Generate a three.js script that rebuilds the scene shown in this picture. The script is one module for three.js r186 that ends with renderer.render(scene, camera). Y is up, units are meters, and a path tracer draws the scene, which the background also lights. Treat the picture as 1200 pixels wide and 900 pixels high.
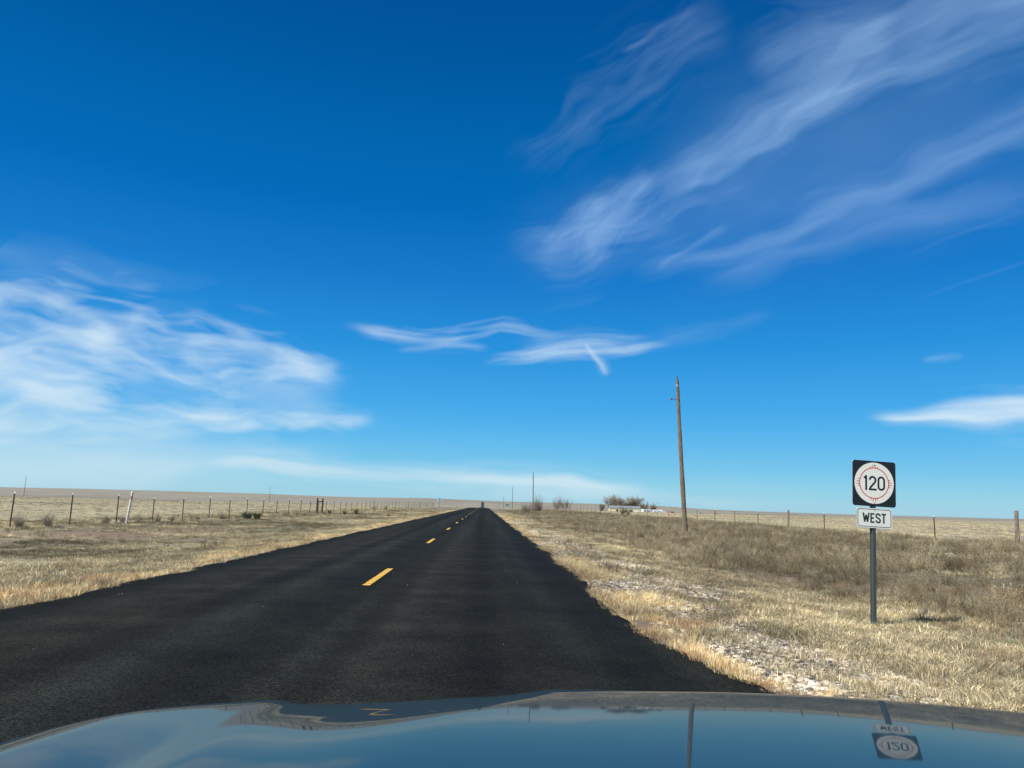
import * as THREE from 'three';
import { mergeGeometries } from 'three/addons/utils/BufferGeometryUtils.js';

// ------------------------------------------------------------------ camera, sky, sun, exposure
const scene = new THREE.Scene();
const renderer = new THREE.WebGLRenderer({ antialias: true });
renderer.toneMapping = THREE.LinearToneMapping;
const EXPOSURE = 1.3; renderer.toneMappingExposure = EXPOSURE;
renderer.shadowMap.enabled = true;
const EYE = 1.27, FOCAL = 902;                                    // focal length in pixels of the 1200 x 900 photograph
const camera = new THREE.PerspectiveCamera(2 * Math.atan(450 / FOCAL) * 180 / Math.PI, 4 / 3, 0.05, 40000);
camera.position.set(0, EYE, 0);
camera.rotation.order = 'YXZ';
camera.rotation.set(8.939 * Math.PI / 180, -1.8176 * Math.PI / 180, 1.63 * Math.PI / 180);
camera.updateMatrixWorld(true);
scene.add(camera);

const SUN = new THREE.Vector3(-0.541, 0.743, 0.393).normalize();
const sun = new THREE.DirectionalLight(new THREE.Color(1.0, 0.945, 0.86), 4.3);
sun.target.position.set(0, 0, -40); sun.position.copy(SUN).multiplyScalar(120).add(sun.target.position);
sun.castShadow = true; sun.shadow.mapSize.set(4096, 4096);
Object.assign(sun.shadow.camera, { left: -90, right: 90, top: 90, bottom: -90, near: 1, far: 400 });
scene.add(sun, sun.target);

// ------------------------------------------------------------------ small helpers
function rng(seed) { let a = seed >>> 0; return () => { a = (a + 0x6D2B79F5) | 0; let t = Math.imul(a ^ (a >>> 15), 1 | a); t = (t + Math.imul(t ^ (t >>> 7), 61 | t)) ^ t; return ((t ^ (t >>> 14)) >>> 0) / 4294967296; }; }
const clamp = (x, a = 0, b = 1) => Math.min(b, Math.max(a, x));
const lerp = (a, b, t) => a + (b - a) * t;
const sstep = (a, b, x) => { const t = clamp((x - a) / (b - a)); return t * t * (3 - 2 * t); };
function hash2(ix, iy) { let h = Math.imul(ix, 374761393) ^ Math.imul(iy, 668265263); h = Math.imul(h ^ (h >>> 13), 1274126177); return ((h ^ (h >>> 16)) >>> 0) / 4294967296; }
function noise(x, y) { const ix = Math.floor(x), iy = Math.floor(y), fx = x - ix, fy = y - iy, u = fx * fx * (3 - 2 * fx), v = fy * fy * (3 - 2 * fy); return lerp(lerp(hash2(ix, iy), hash2(ix + 1, iy), u), lerp(hash2(ix, iy + 1), hash2(ix + 1, iy + 1), u), v); }
function fbm(x, y, n = 4) { let a = 0.5, s = 0, t = 0; for (let i = 0; i < n; i++) { s += a * noise(x + i * 17.3, y - i * 9.1); t += a; a *= 0.5; x *= 2.03; y *= 2.03; } return s / t; }
function table(pts) { return (x) => { if (x <= pts[0][0]) return pts[0][1]; for (let i = 1; i < pts.length; i++) if (x <= pts[i][0]) { const [a, b] = pts[i - 1], [c, d] = pts[i]; return lerp(b, d, sstep(0, 1, (x - a) / (c - a)) * 0.5 + 0.5 * (x - a) / (c - a)); } return pts[pts.length - 1][1]; }; }
function direction(px, py) { return new THREE.Vector3((px - 600) / FOCAL, -(py - 450) / FOCAL, -1).applyQuaternion(camera.quaternion).normalize(); }
function azel(px, py) { const d = direction(px, py); return [Math.atan2(d.x, -d.z) * 180 / Math.PI, Math.asin(d.y) * 180 / Math.PI]; }
const srgb = (r, g, b) => new THREE.Color().setRGB(r / 255, g / 255, b / 255, THREE.SRGBColorSpace);

// ------------------------------------------------------------------ the sky: clear winter blue with cirrus
{
  const W = 4096, H = 2048, data = new Float32Array(W * H * 4), cover = new Float32Array(W * H);
  const ramp = [[0, 163, 209, 227], [0.6, 161, 210, 228], [1.5, 148, 209, 232], [3, 120, 197, 236], [4.5, 100, 188, 237], [5.8, 84, 178, 236], [7.6, 67, 167, 233], [11.5, 42, 146, 221], [16.6, 23, 122, 203], [21.4, 5, 108, 187], [26.6, 2, 100, 173], [31, 1, 90, 161], [35, 1, 82, 153], [50, 1, 66, 134], [90, 1, 52, 112]]
    .map(([e, r, g, b]) => [e, srgb(r, g, b)]);
  const base = (el) => { for (let i = 1; i < ramp.length; i++) if (el <= ramp[i][0]) { const t = (el - ramp[i - 1][0]) / (ramp[i][0] - ramp[i - 1][0]); return ramp[i - 1][1].clone().lerp(ramp[i][1], t); } return ramp[ramp.length - 1][1].clone(); };
  const col = (az) => (((az + 180 - 90) % 360 + 360) % 360) / 360 * W;   // azimuth 0 is -z, clockwise
  const aOf = (u) => (u / W * 360 + 90) % 360 - 180;
  let seed = 1;
  // one wisp: a path of azimuth and elevation, half-widths in degrees, and noise drawn out along it
  function wisp(path, widths, opacity, { along = 6, across = 0.7, contrast = 1.3, tilt = 0, ends = 0.18, bias = 0.5 } = {}) {
    const k = seed++ * 31.7, wm = Math.max(...widths) * 2.3;
    const azs = path.map((p) => p[0]), els = path.map((p) => p[1]);
    const e0 = Math.max(0.05, Math.min(...els) - wm), e1 = Math.min(89, Math.max(...els) + wm), me = Math.cos((e0 + e1) / 2 * Math.PI / 180);
    const a0 = Math.min(...azs) - wm / me, a1 = Math.max(...azs) + wm / me;
    const len = [0]; for (let i = 1; i < path.length; i++) len.push(len[i - 1] + Math.hypot((azs[i] - azs[i - 1]) * me, els[i] - els[i - 1]));
    const total = len[len.length - 1];
    const c0 = Math.floor((a0 + 90 + 360) / 360 * W), c1 = Math.ceil((a1 + 90 + 360) / 360 * W);
    for (let r = Math.floor((e0 + 90) / 180 * H); r <= Math.min(H - 1, (e1 + 90) / 180 * H); r++) {
      const el0 = (r + 0.5) / H * 180 - 90;
      for (let c = c0; c <= c1; c++) {
        const az0 = (c + 0.5) / W * 360 - 90 - 360;
        const wx = (fbm(az0 * 0.3 + k, el0 * 0.4, 2) - 0.5) * 1.5, wy = (fbm(az0 * 0.22 - k, el0 * 0.4 + 40, 2) - 0.5) * 1.1 * Math.min(1.3, wm * 0.35);
        const x = (az0 + wx) * me, y = el0 + wy;
        let bd = 1e9, bs = 0, bside = 0, bw = 1;
        for (let i = 1; i < path.length; i++) {
          const ax = azs[i - 1] * me, ay = els[i - 1], dx = azs[i] * me - ax, dy = els[i] - ay, L = Math.hypot(dx, dy);
          const t = clamp(((x - ax) * dx + (y - ay) * dy) / (L * L)), qx = x - ax - dx * t, qy = y - ay - dy * t, d = Math.hypot(qx, qy), w = lerp(widths[i - 1], widths[i], t);
          if (d / w < bd) { bd = d / w; bw = w; bs = len[i - 1] + L * t; bside = ((x - ax) * -dy + (y - ay) * dx) / L; }
        }
        if (bd > 2.3) continue;
        const taper = Math.min(sstep(-0.02, ends, bs / total), sstep(1.02, 1 - ends, bs / total));
        const ns = fbm((bs + bside * tilt) / along + k, bside / across - k, 5) * 0.74 + fbm((bs + bside * tilt * 1.3) / (along * 0.5) - k, bside / (across * 0.4) + k, 3) * 0.26, nb = fbm(bs / along * 0.7 - k, bside / (across * 4) + k, 3);
        const core = Math.exp(-bd * bd * 0.85), v = opacity * taper * Math.sqrt(core) * clamp(core * 1.15 - 0.72 + bias + contrast * ((ns - 0.5) * 1.5 + (nb - 0.5) * 1.1), 0, 1.6);
        if (v <= 0) continue;
        const at = r * W + ((c % W) + W) % W;
        cover[at] = 1 - (1 - cover[at]) * (1 - clamp(v, 0, 0.97));
      }
    }
  }
  const px = (list) => list.map(([x, y]) => azel(x, y));
  // high cirrus fan: a wide thin veil, one brighter band, feathered streaks
  wisp(px([[1400, 20], [1150, 110], [900, 200], [700, 265], [560, 300]]), [7, 6, 5, 4, 3], 0.075, { along: 9, across: 3, contrast: 0.8, bias: 0.6, ends: 0.4 });
  wisp(px([[1320, -70], [1140, 5], [1010, 65], [920, 130], [850, 185], [770, 235]]), [3.2, 2.8, 2.2, 1.6, 1.3, 1.0], 0.24, { along: 7, across: 1.0, contrast: 1.1, ends: 0.12, bias: 0.55 });
  wisp(px([[1180, 30], [1040, 85], [950, 135], [890, 175], [840, 205]]), [1.1, 1.0, 0.8, 0.6, 0.4], 0.2, { along: 6, across: 0.45, contrast: 1.2, ends: 0.25, bias: 0.55 });
  wisp(px([[1060, 30], [960, 45], [880, 95]]), [2.6, 2.2, 1.5], 0.13, { along: 4, across: 0.6, tilt: -1.2, contrast: 1.2 });
  wisp(px([[880, 200], [770, 245], [660, 285], [590, 300]]), [2.4, 2.6, 2.2, 1.2], 0.17, { along: 4, across: 0.6, tilt: 1.1, contrast: 1.3, bias: 0.48, ends: 0.22 });
  wisp(px([[770, 205], [715, 262], [680, 318]]), [1.6, 1.5, 0.9], 0.13, { along: 3.2, across: 0.3, contrast: 1.7, bias: 0.45 });
  wisp(px([[720, 230], [670, 270], [630, 305]]), [1.1, 1.1, 0.7], 0.12, { along: 3, across: 0.28, contrast: 1.7, bias: 0.45 });
  wisp(px([[852, 262], [812, 288], [765, 316]]), [0.4, 0.36, 0.3], 0.13, { along: 4, across: 0.3, contrast: 1.2 });
  wisp(px([[1330, 85], [1170, 163], [1060, 215], [950, 258], [830, 305], [740, 325]]), [1.7, 1.5, 1.3, 1.2, 1.1, 0.7], 0.17, { along: 8, across: 0.6, contrast: 1.1, ends: 0.15 });
  wisp(px([[1240, 205], [1080, 250], [940, 295], [820, 325]]), [1.5, 1.4, 1.1, 0.8], 0.09, { along: 7, across: 0.7, contrast: 1.1 });
  wisp(px([[820, 10], [775, 36], [730, 64]]), [0.4, 0.32, 0.22], 0.1, { along: 5, across: 0.3, contrast: 1.3 });
  wisp(px([[860, 20], [770, 75], [680, 130], [610, 200]]), [2.0, 1.9, 1.7, 1.3], 0.07, { along: 3.5, across: 0.45, contrast: 1.6, tilt: 0.6 });
  // low left cirrus bank, over a soft veil
  wisp(px([[-260, 420], [-60, 430], [120, 440], [260, 455], [400, 470]]), [5.5, 5, 4.2, 3.0, 1.6], 0.3, { along: 6, across: 2.2, contrast: 1.1, bias: 0.5, ends: 0.12 });
  wisp(px([[-260, 530], [0, 530], [180, 535], [420, 548]]), [3.2, 3.0, 2.2, 1.2], 0.32, { along: 9, across: 1.6, contrast: 0.7, bias: 0.6, ends: 0.15 });
  wisp(px([[-120, 360], [0, 365], [110, 385], [240, 400], [330, 420], [410, 440]]), [2.4, 2.2, 2.1, 1.8, 1.3, 0.8], 0.409, { along: 3.0, across: 0.62, ends: 0.12, contrast: 1.9, bias: 0.42 });
  wisp(px([[-80, 440], [60, 400], [160, 425], [260, 455], [380, 440]]), [1.6, 1.4, 1.5, 1.3, 0.7], 0.488, { along: 3.0, across: 0.62, contrast: 1.9, bias: 0.42, ends: 0.12 });
  wisp(px([[-100, 475], [20, 450], [120, 462], [230, 490], [330, 497], [440, 495]]), [2.0, 1.9, 1.5, 1.1, 0.9, 0.6], 0.488, { along: 3.0, across: 0.62, contrast: 1.9, bias: 0.42, ends: 0.14 });
  wisp(px([[60, 375], [150, 378], [230, 372], [290, 395], [325, 408]]), [0.7, 0.8, 0.8, 0.7, 0.4], 0.332, { along: 3.0, across: 0.62, contrast: 1.9, bias: 0.42 });
  wisp(px([[300, 445], [345, 425], [400, 432]]), [0.8, 0.8, 0.5], 0.312, { along: 3.0, across: 0.62, tilt: 1 });
  wisp(px([[-100, 500], [60, 498], [180, 503], [300, 500]]), [1.4, 1.3, 1.0, 0.6], 0.351, { along: 3.0, across: 0.5, contrast: 1.8, bias: 0.4 });
  wisp(px([[-150, 545], [0, 540], [140, 548], [260, 552]]), [1.9, 1.9, 1.4, 0.7], 0.332, { along: 3.0, across: 0.62, contrast: 0.7, bias: 0.8 });
  wisp(px([[330, 503], [385, 492], [440, 493]]), [0.5, 0.6, 0.5], 0.244, { along: 3.0, across: 0.5, contrast: 1.8, bias: 0.4 });
  // small middle clouds and the broken trail
  wisp(px([[400, 380], [470, 393], [530, 395], [590, 385], [660, 392]]), [0.3, 0.5, 0.85, 0.6, 0.3], 0.340, { along: 4, across: 0.32, contrast: 1.8, bias: 0.42 });
  wisp(px([[470, 412], [520, 402], [575, 408]]), [0.3, 0.45, 0.3], 0.204, { along: 3, across: 0.3 });
  wisp(px([[560, 424], [620, 418], [680, 410], [740, 410], [790, 405]]), [0.4, 0.75, 0.85, 0.6, 0.25], 0.449, { along: 5, across: 0.32, contrast: 1.5, bias: 0.55 });
  wisp(px([[600, 400], [690, 395], [770, 398]]), [0.4, 0.5, 0.3], 0.150, { along: 4, across: 0.3 });
  wisp(px([[760, 405], [830, 388], [910, 368]]), [0.9, 0.8, 0.4], 0.05, { along: 5, across: 0.5 });
  wisp(px([[688, 402], [698, 414], [708, 427], [714, 442]]), [0.13, 0.17, 0.22, 0.22], 0.374, { along: 2, across: 0.3, contrast: 0.7, bias: 0.85 });
  // low bands over the horizon
  wisp(px([[230, 538], [310, 546], [420, 553], [520, 560], [620, 566], [760, 574]]), [0.25, 0.5, 0.7, 0.9, 0.9, 0.6], 0.580, { along: 8, across: 0.5, contrast: 1.2, bias: 0.62, ends: 0.1 });
  wisp(px([[360, 549], [470, 557], [600, 562]]), [0.3, 0.45, 0.4], 0.394, { along: 6, across: 0.3, contrast: 0.9 });
  wisp(px([[560, 577], [700, 582], [900, 590]]), [0.6, 0.6, 0.4], 0.232, { along: 9, across: 0.5, contrast: 0.5 });
  // lens cloud and faint trails
  wisp(px([[1020, 489], [1100, 484], [1180, 484], [1290, 490], [1420, 500]]), [0.3, 0.55, 0.95, 1.1, 0.6], 0.680, { along: 6, across: 0.5, contrast: 1.1, bias: 0.7, ends: 0.12 });
  wisp(px([[1075, 423], [1100, 420], [1128, 416]]), [0.2, 0.28, 0.15], 0.1, { along: 3, across: 0.3 });
  wisp(px([[1080, 352], [1150, 325], [1260, 290]]), [0.12, 0.14, 0.14], 0.030, { along: 5, across: 0.3 });
  wisp(px([[1060, 302], [1140, 270], [1260, 225]]), [0.14, 0.16, 0.16], 0.025, { along: 5, across: 0.3 });
  // the same kind of sky all round
  const R = rng(77);
  for (let i = 0; i < 34; i++) {
    const az = 62 + R() * 236, el = 5 + Math.pow(R(), 1.4) * 50, L = 9 + R() * 16, sl = 0.2 + R() * 0.5, w = 0.8 + R() * 1.8;
    wisp([[az - L, el - L * sl * 0.4], [az, el], [az + L, el + L * sl * 0.4]], [w, w * 1.4, w * 0.8], 0.2 + R() * 0.24, { along: 7, across: 0.9 });
  }
  const high = new THREE.Color(0.5, 0.76, 1.08), white = srgb(212, 234, 249), hazy = srgb(208, 231, 241);     // ice cloud overhead, lower banks, haze bands
  for (let r = 0; r < H; r++) {
    const el = (r + 0.5) / H * 180 - 90, b = el > 0 ? base(el) : srgb(150, 140, 112), low = el > 0 ? sstep(9, 0.5, el) : 0;
    for (let c = 0; c < W; c++) {
      const i = (r * W + c) * 4;
      let R_ = b.r, G_ = b.g, B_ = b.b;
      if (el > 0) {
        const az = aOf(c + 0.5), cosS = Math.cos(el * Math.PI / 180) * (Math.sin(az * Math.PI / 180) * SUN.x - Math.cos(az * Math.PI / 180) * SUN.z) + Math.sin(el * Math.PI / 180) * SUN.y;
        const g = 0.18 * Math.pow(Math.max(0, cosS), 6) + 0.7 * Math.pow(Math.max(0, cosS), 60);        // aureole round the sun
        R_ += g * 0.8; G_ += g * 0.9; B_ += g;
        const t = cover[r * W + c], up = sstep(13, 22, el), wr = lerp(lerp(white.r, high.r, up), hazy.r, low), wg = lerp(lerp(white.g, high.g, up), hazy.g, low), wb = lerp(lerp(white.b, high.b, up), hazy.b, low);
        R_ = lerp(R_, wr, t); G_ = lerp(G_, wg, t); B_ = lerp(B_, wb, t);
      }
      data[i] = R_ / EXPOSURE; data[i + 1] = G_ / EXPOSURE; data[i + 2] = B_ / EXPOSURE; data[i + 3] = 1;
    }
  }
  const sky = new THREE.DataTexture(data, W, H, THREE.RGBAFormat, THREE.FloatType);
  sky.mapping = THREE.EquirectangularReflectionMapping; sky.magFilter = sky.minFilter = THREE.LinearFilter; sky.needsUpdate = true;
  scene.background = sky; scene.environment = sky;
}

// ------------------------------------------------------------------ terrain shape
const profile = table([[-400, 0], [-60, 0.0], [-30, -0.03], [-18, -0.1], [-11, -0.2], [-7.6, -0.2], [-6.2, -0.08], [-5.35, -0.05], [1.9, -0.05], [2.6, -0.07], [4, -0.15], [5.6, -0.26], [8, -0.36], [10, -0.32], [14, -0.1], [20, 0.02], [26, 0.05], [60, 0], [400, 0]]);
const crestZ = table([[-900, 110], [-400, 125], [-103, 160], [-71, 200], [-50, 262], [0, 280], [100, 318], [350, 470], [800, 520], [2000, 600]]);
const ridge = table([[0, 571], [100, 573], [200, 575.5], [300, 578.5], [400, 582.3], [500, 584], [600, 588], [680, 590], [760, 592.5], [850, 598], [1000, 603.3], [1200, 608.6]].map(([x, y]) => { const [a, e] = azel(x, y); return [a, Math.tan(e * Math.PI / 180) * 4800 + EYE]; }));
const crestDrop = (x, z) => { const u = -z - crestZ(x); return u > 0 ? -Math.min(12, 0.02 * (Math.sqrt(u * u + 3600) - 60)) : 0; };
const fine = (x, z) => { const k = sstep(1.95, 3.2, x) + sstep(-5.5, -6.6, x); return k > 0 ? k * ((fbm(x * 0.9, z * 0.9, 3) - 0.5) * 0.09 + (fbm(x * 0.15 + 9, z * 0.15, 2) - 0.5) * 0.16) : 0; };
function groundY(x, z) {
  let y = profile(x) + crestDrop(x, z);
  const r = Math.hypot(x, z);
  if (r < 400) y += fine(x, z) * sstep(400, 120, r);
  if (r > 1100 && z < 0) y += sstep(1100, 4800, r) * (12 + ridge(Math.atan2(x, -z) * 180 / Math.PI));
  return y;
}
const roadY = (z) => crestDrop(0, z);
const edgeR = (z) => table([[0, 2.25], [5.7, 2.16], [6.6, 2.04], [8.2, 1.78], [10.7, 1.68], [13.2, 1.72], [15.0, 1.95], [16.4, 1.88], [18, 1.8], [23, 1.84], [35, 1.86], [60, 1.8], [500, 1.8]])(-z) + (noise(z * 0.9, 5) - 0.5) * 0.14 + (noise(z * 5.3, 9) - 0.5) * 0.09;
const edgeL = (z) => -5.2 + (noise(z * 0.8, 25) - 0.5) * 0.2 + (noise(z * 4.7, 19) - 0.5) * 0.1;
// where the line of sight through a photo pixel meets the ground
function onGround(px, py) {
  const d = direction(px, py); let t = 2;
  for (let i = 0; i < 4000; i++) { const x = d.x * t, z = d.z * t, y = EYE + d.y * t; if (y <= groundY(x, z)) break; t *= 1.004; }
  return new THREE.Vector3(d.x * t, groundY(d.x * t, d.z * t), d.z * t);
}
function axis(n0, n1, s0, grow, mid = 0) { const out = []; for (let x = mid; x < n1; x += s0 + grow * Math.abs(x - mid)) out.push(x); const neg = []; for (let x = mid - s0; x > n0; x -= s0 + grow * Math.abs(x - mid)) neg.push(x); return [...neg.reverse(), ...out]; }
const numbers = {};
function named(n) { const k = numbers[n] = (numbers[n] ?? -1) + 1; return k ? n + '_' + String(k).padStart(3, '0') : n; }
function structure(o, name) { o.name = named(name); o.userData.kind = 'structure'; o.receiveShadow = o.castShadow = true; scene.add(o); return o; }
function thing(name, label, category, group, pos) { const o = new THREE.Group(); o.name = named(name); o.userData = { label, category }; if (group) o.userData.group = group; if (pos) o.position.copy(pos); scene.add(o); return o; }
function part(parent, name, geo, mat, label) { const m = new THREE.Mesh(geo, mat); m.name = name; if (label) m.userData.label = label; m.castShadow = m.receiveShadow = true; parent.add(m); return m; }
function stuff(o, name, label, category) { o.name = named(name); o.userData = { kind: 'stuff', label, category }; o.castShadow = o.receiveShadow = true; scene.add(o); return o; }
function copyOf(src, label) { const c = src.clone(); c.name = named(src.name.replace(/_\d+$/, '')); c.userData = { ...src.userData }; if (label) c.userData.label = label; scene.add(c); return c; }

// ------------------------------------------------------------------ textures
function greyTexture(n, fn, repeat, colour) {
  const d = new Uint8Array(n * n * 4);
  for (let j = 0; j < n; j++) for (let i = 0; i < n; i++) { const v = fn(i / n, j / n, i, j), k = (j * n + i) * 4; if (Array.isArray(v)) { d[k] = v[0]; d[k + 1] = v[1]; d[k + 2] = v[2]; } else d[k] = d[k + 1] = d[k + 2] = clamp(v, 0, 1) * 255; d[k + 3] = 255; }
  const t = new THREE.DataTexture(d, n, n); t.wrapS = t.wrapT = THREE.RepeatWrapping; t.magFilter = THREE.LinearFilter; t.minFilter = THREE.LinearMipmapLinearFilter; t.generateMipmaps = true;
  if (colour) t.colorSpace = THREE.SRGBColorSpace; if (repeat) t.repeat.set(repeat, repeat); t.needsUpdate = true; return t;
}
function tileNoise(u, v, f, s) { // periodic value noise
  const x = u * f, y = v * f, ix = Math.floor(x), iy = Math.floor(y), fx = x - ix, fy = y - iy, a = fx * fx * (3 - 2 * fx), b = fy * fy * (3 - 2 * fy), m = (q) => ((q % f) + f) % f;
  return lerp(lerp(hash2(m(ix) + s, m(iy)), hash2(m(ix + 1) + s, m(iy)), a), lerp(hash2(m(ix) + s, m(iy + 1)), hash2(m(ix + 1) + s, m(iy + 1)), a), b);
}
const tfbm = (u, v, f, s, n = 4) => { let a = 0.5, q = 0, w = 0; for (let i = 0; i < n; i++) { q += a * tileNoise(u, v, f << i, s + i * 57); w += a; a *= 0.55; } return q / w; };

// ------------------------------------------------------------------ ground sheet
const C = { straw: [0.43, 0.345, 0.19], pale: [0.47, 0.415, 0.25], olive: [0.19, 0.17, 0.09], soil: [0.19, 0.15, 0.10], red: [0.33, 0.215, 0.125], weed: [0.17, 0.15, 0.10], slope: [0.35, 0.315, 0.235], dark: [0.14, 0.115, 0.085], gravel: [0.36, 0.31, 0.23] };
const mix3 = (a, b, t) => [lerp(a[0], b[0], t), lerp(a[1], b[1], t), lerp(a[2], b[2], t)];
const weedFront = (z) => 6.3 + (z > -22 ? (z + 22) * 0.36 : 0) + (fbm(z * 0.12, 3, 3) - 0.5) * 3.2;
const redPatches = [[-13.4, -27.5, 2.6, 3.6], [-12.6, -34, 1.9, 5], [9.6, -16.8, 1.5, 1.8], [12.6, -15.2, 1.9, 1.5], [7.4, -19.5, 1.3, 1.6], [10.2, -13.4, 0.8, 1.1], [-14.5, -22.5, 1.5, 2], [-12, -44, 1.2, 5]];
const gravelSpots = [[0.8, -5.3, 0.9, 1.9], [1.35, -7.4, 0.8, 1.8], [1.2, -10.3, 0.6, 1.8], [1.5, -15.0, 1.2, 3.4], [0.35, -13.4, 0.5, 1.3], [1.7, -20, 0.9, 3.4], [1.15, -27, 0.9, 7], [1.3, -40, 1.0, 10], [1.0, -62, 0.9, 16]];
const gravelAt = (x, z) => { const e = x - edgeR(z), w = (fbm(x * 1.6 + 60, z * 0.8 + 8, 3) - 0.5) * 1.1; let m = 0; for (const [ge, gz, se, sz] of gravelSpots) { const q = Math.hypot((e - ge) / se, (z - gz) / sz) + w; if (q < 1.3) m = Math.max(m, sstep(1.3, 0.6, q)); } return m; };
function groundColour(x, z) {
  const d = Math.hypot(x, z), n1 = fbm(x * 0.35, z * 0.35, 4), n2 = fbm(x * 0.06 + 7, z * 0.05, 4), n3 = fbm(x * 1.7, z * 1.7, 3);
  let c;
  if (x > 1.2) {
    const e = x - 1.8;
    c = mix3(C.soil, C.pale, clamp(0.35 + (n1 - 0.5) * 1.8));
    c = mix3(c, C.olive, clamp((n2 - 0.42) * 3.2) * sstep(1.5, 4, e) * 0.75);
    if (x < 6 && z > -90) c = mix3(c, C.gravel, gravelAt(x, z) * 0.2);
    if (z > -260) c = mix3(c, C.weed, sstep(-1.2, 1.5, x - weedFront(z)) * sstep(26, 20, x) * 0.85);
    c = mix3(c, C.pale, sstep(20, 25, x));
  } else {
    const e = -5.2 - x;
    c = mix3(C.soil, C.pale, clamp(0.5 + (n1 - 0.5) * 1.8));
    c = mix3(c, C.olive, clamp((n2 - 0.38) * 3.2) * sstep(0.8, 2, e) * sstep(13, 8, e) * 0.85);
    c = mix3(c, C.soil, sstep(0.5, 0.7, fbm(x * 0.5, z * 0.2 + 30, 3)) * sstep(4, 6, e) * sstep(14, 10, e) * 0.7);
    c = mix3(c, C.pale, sstep(10.5, 14, e));
  }
  for (const [rx, rz, sx, sz] of redPatches) { const q = Math.hypot((x - rx) / sx, (z - rz) / sz) + (n3 - 0.5) * 0.9; if (q < 1.1) c = mix3(c, C.red, sstep(1.1, 0.5, q) * 0.5); }
  if (Math.abs(x) > 20 || z < -120) { // open pasture: drawn-out patches of shorter, barer and darker growth
    const s = fbm(x * 0.012 + 3, z * 0.03, 5), q = fbm(x * 0.045, z * 0.12 + 11, 4), k = sstep(14, 45, Math.abs(x) + Math.max(0, -z - 120));
    c = mix3(c, C.soil, clamp((s - 0.5) * 3) * 0.45 * k); c = mix3(c, C.olive, clamp((q - 0.52) * 4) * 0.45 * k); c = mix3(c, C.red, sstep(0.66, 0.74, fbm(x * 0.02 + 50, z * 0.06, 4)) * 0.35 * k);
  }
  const past = -z - crestZ(x);
  if (past > -14 && past < 30) c = mix3(c, C.dark, sstep(0.4, 0.62, fbm(x * 0.05, z * 0.02 + 90, 4)) * 0.7);      // scrub along the brow
  if (past > 30) { const s = fbm(x * 0.0016 + 4, z * 0.0011, 5), q = fbm(x * 0.006, z * 0.003 + 20, 4); c = mix3(C.slope, C.pale, clamp((s - 0.45) * 1.6) * 0.4); c = mix3(c, C.weed, clamp((q - 0.5) * 3.5) * 0.4); }
  const m = 0.86 + 0.28 * n3;
  return [c[0] * m, c[1] * m, c[2] * m];
}
{
  const xs = axis(-9000, 9000, 0.28, 0.034, -1.7), zs = axis(-9000, 400, 0.35, 0.022, -4), nx = xs.length, nz = zs.length;
  const pos = new Float32Array(nx * nz * 3), colr = new Float32Array(nx * nz * 3), uv = new Float32Array(nx * nz * 2), idx = [];
  for (let j = 0; j < nz; j++) for (let i = 0; i < nx; i++) {
    const k = j * nx + i, x = xs[i], z = zs[j], c = groundColour(x, z);
    pos.set([x, groundY(x, z), z], k * 3); colr.set(c, k * 3); uv.set([x, -z], k * 2);
    if (i && j) idx.push(k - nx - 1, k - 1, k, k - nx - 1, k, k - nx);
  }
  const g = new THREE.BufferGeometry();
  g.setAttribute('position', new THREE.BufferAttribute(pos, 3)); g.setAttribute('color', new THREE.BufferAttribute(colr, 3)); g.setAttribute('uv', new THREE.BufferAttribute(uv, 2)); g.setIndex(idx); g.computeVertexNormals();
  const map = greyTexture(1024, (u, v) => { const a = tfbm(u, v, 16, 3, 5), b = tileNoise(u, v, 256, 91), q = tileNoise(u, v, 512, 17); return 0.55 + (a - 0.5) * 0.7 + (b - 0.5) * 0.35 + (q - 0.5) * 0.35 + 0.22; }, 1 / 4.1);
  const bump = greyTexture(512, (u, v) => tfbm(u, v, 16, 8, 5), 1 / 2.3);
  structure(new THREE.Mesh(g, new THREE.MeshStandardMaterial({ vertexColors: true, map, bumpMap: bump, bumpScale: 0.05, roughness: 1 })), 'ground');
}

// ------------------------------------------------------------------ road
const asphalt = (() => {
  const map = greyTexture(1024, (u, v, i, j) => {
    const big = tfbm(u, v, 6, 2, 4), grain = hash2(i, j), mid = tileNoise(u, v, 300, 5), fleck = hash2(i * 3 + 1, j * 5 + 2);
    let s = 0.62 + (big - 0.5) * 0.35 + (grain - 0.5) * 0.34 + (mid - 0.5) * 0.5; if (fleck > 0.997) s += 0.5;
    const q = clamp(s, 0.15, 1) * 235; return [q, q * 0.995, q * 0.985];
  }, 1 / 3.3, true);
  const bump = greyTexture(512, (u, v, i, j) => 0.5 * tileNoise(u, v, 170, 31) + 0.3 * hash2(i, j) + 0.2 * tileNoise(u, v, 40, 7), 1 / 1.7);
  return new THREE.MeshPhysicalMaterial({ vertexColors: true, map, bumpMap: bump, bumpScale: 0.008, roughness: 0.95, specularIntensity: 0.2 });
})();
const road = new THREE.Group();
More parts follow.
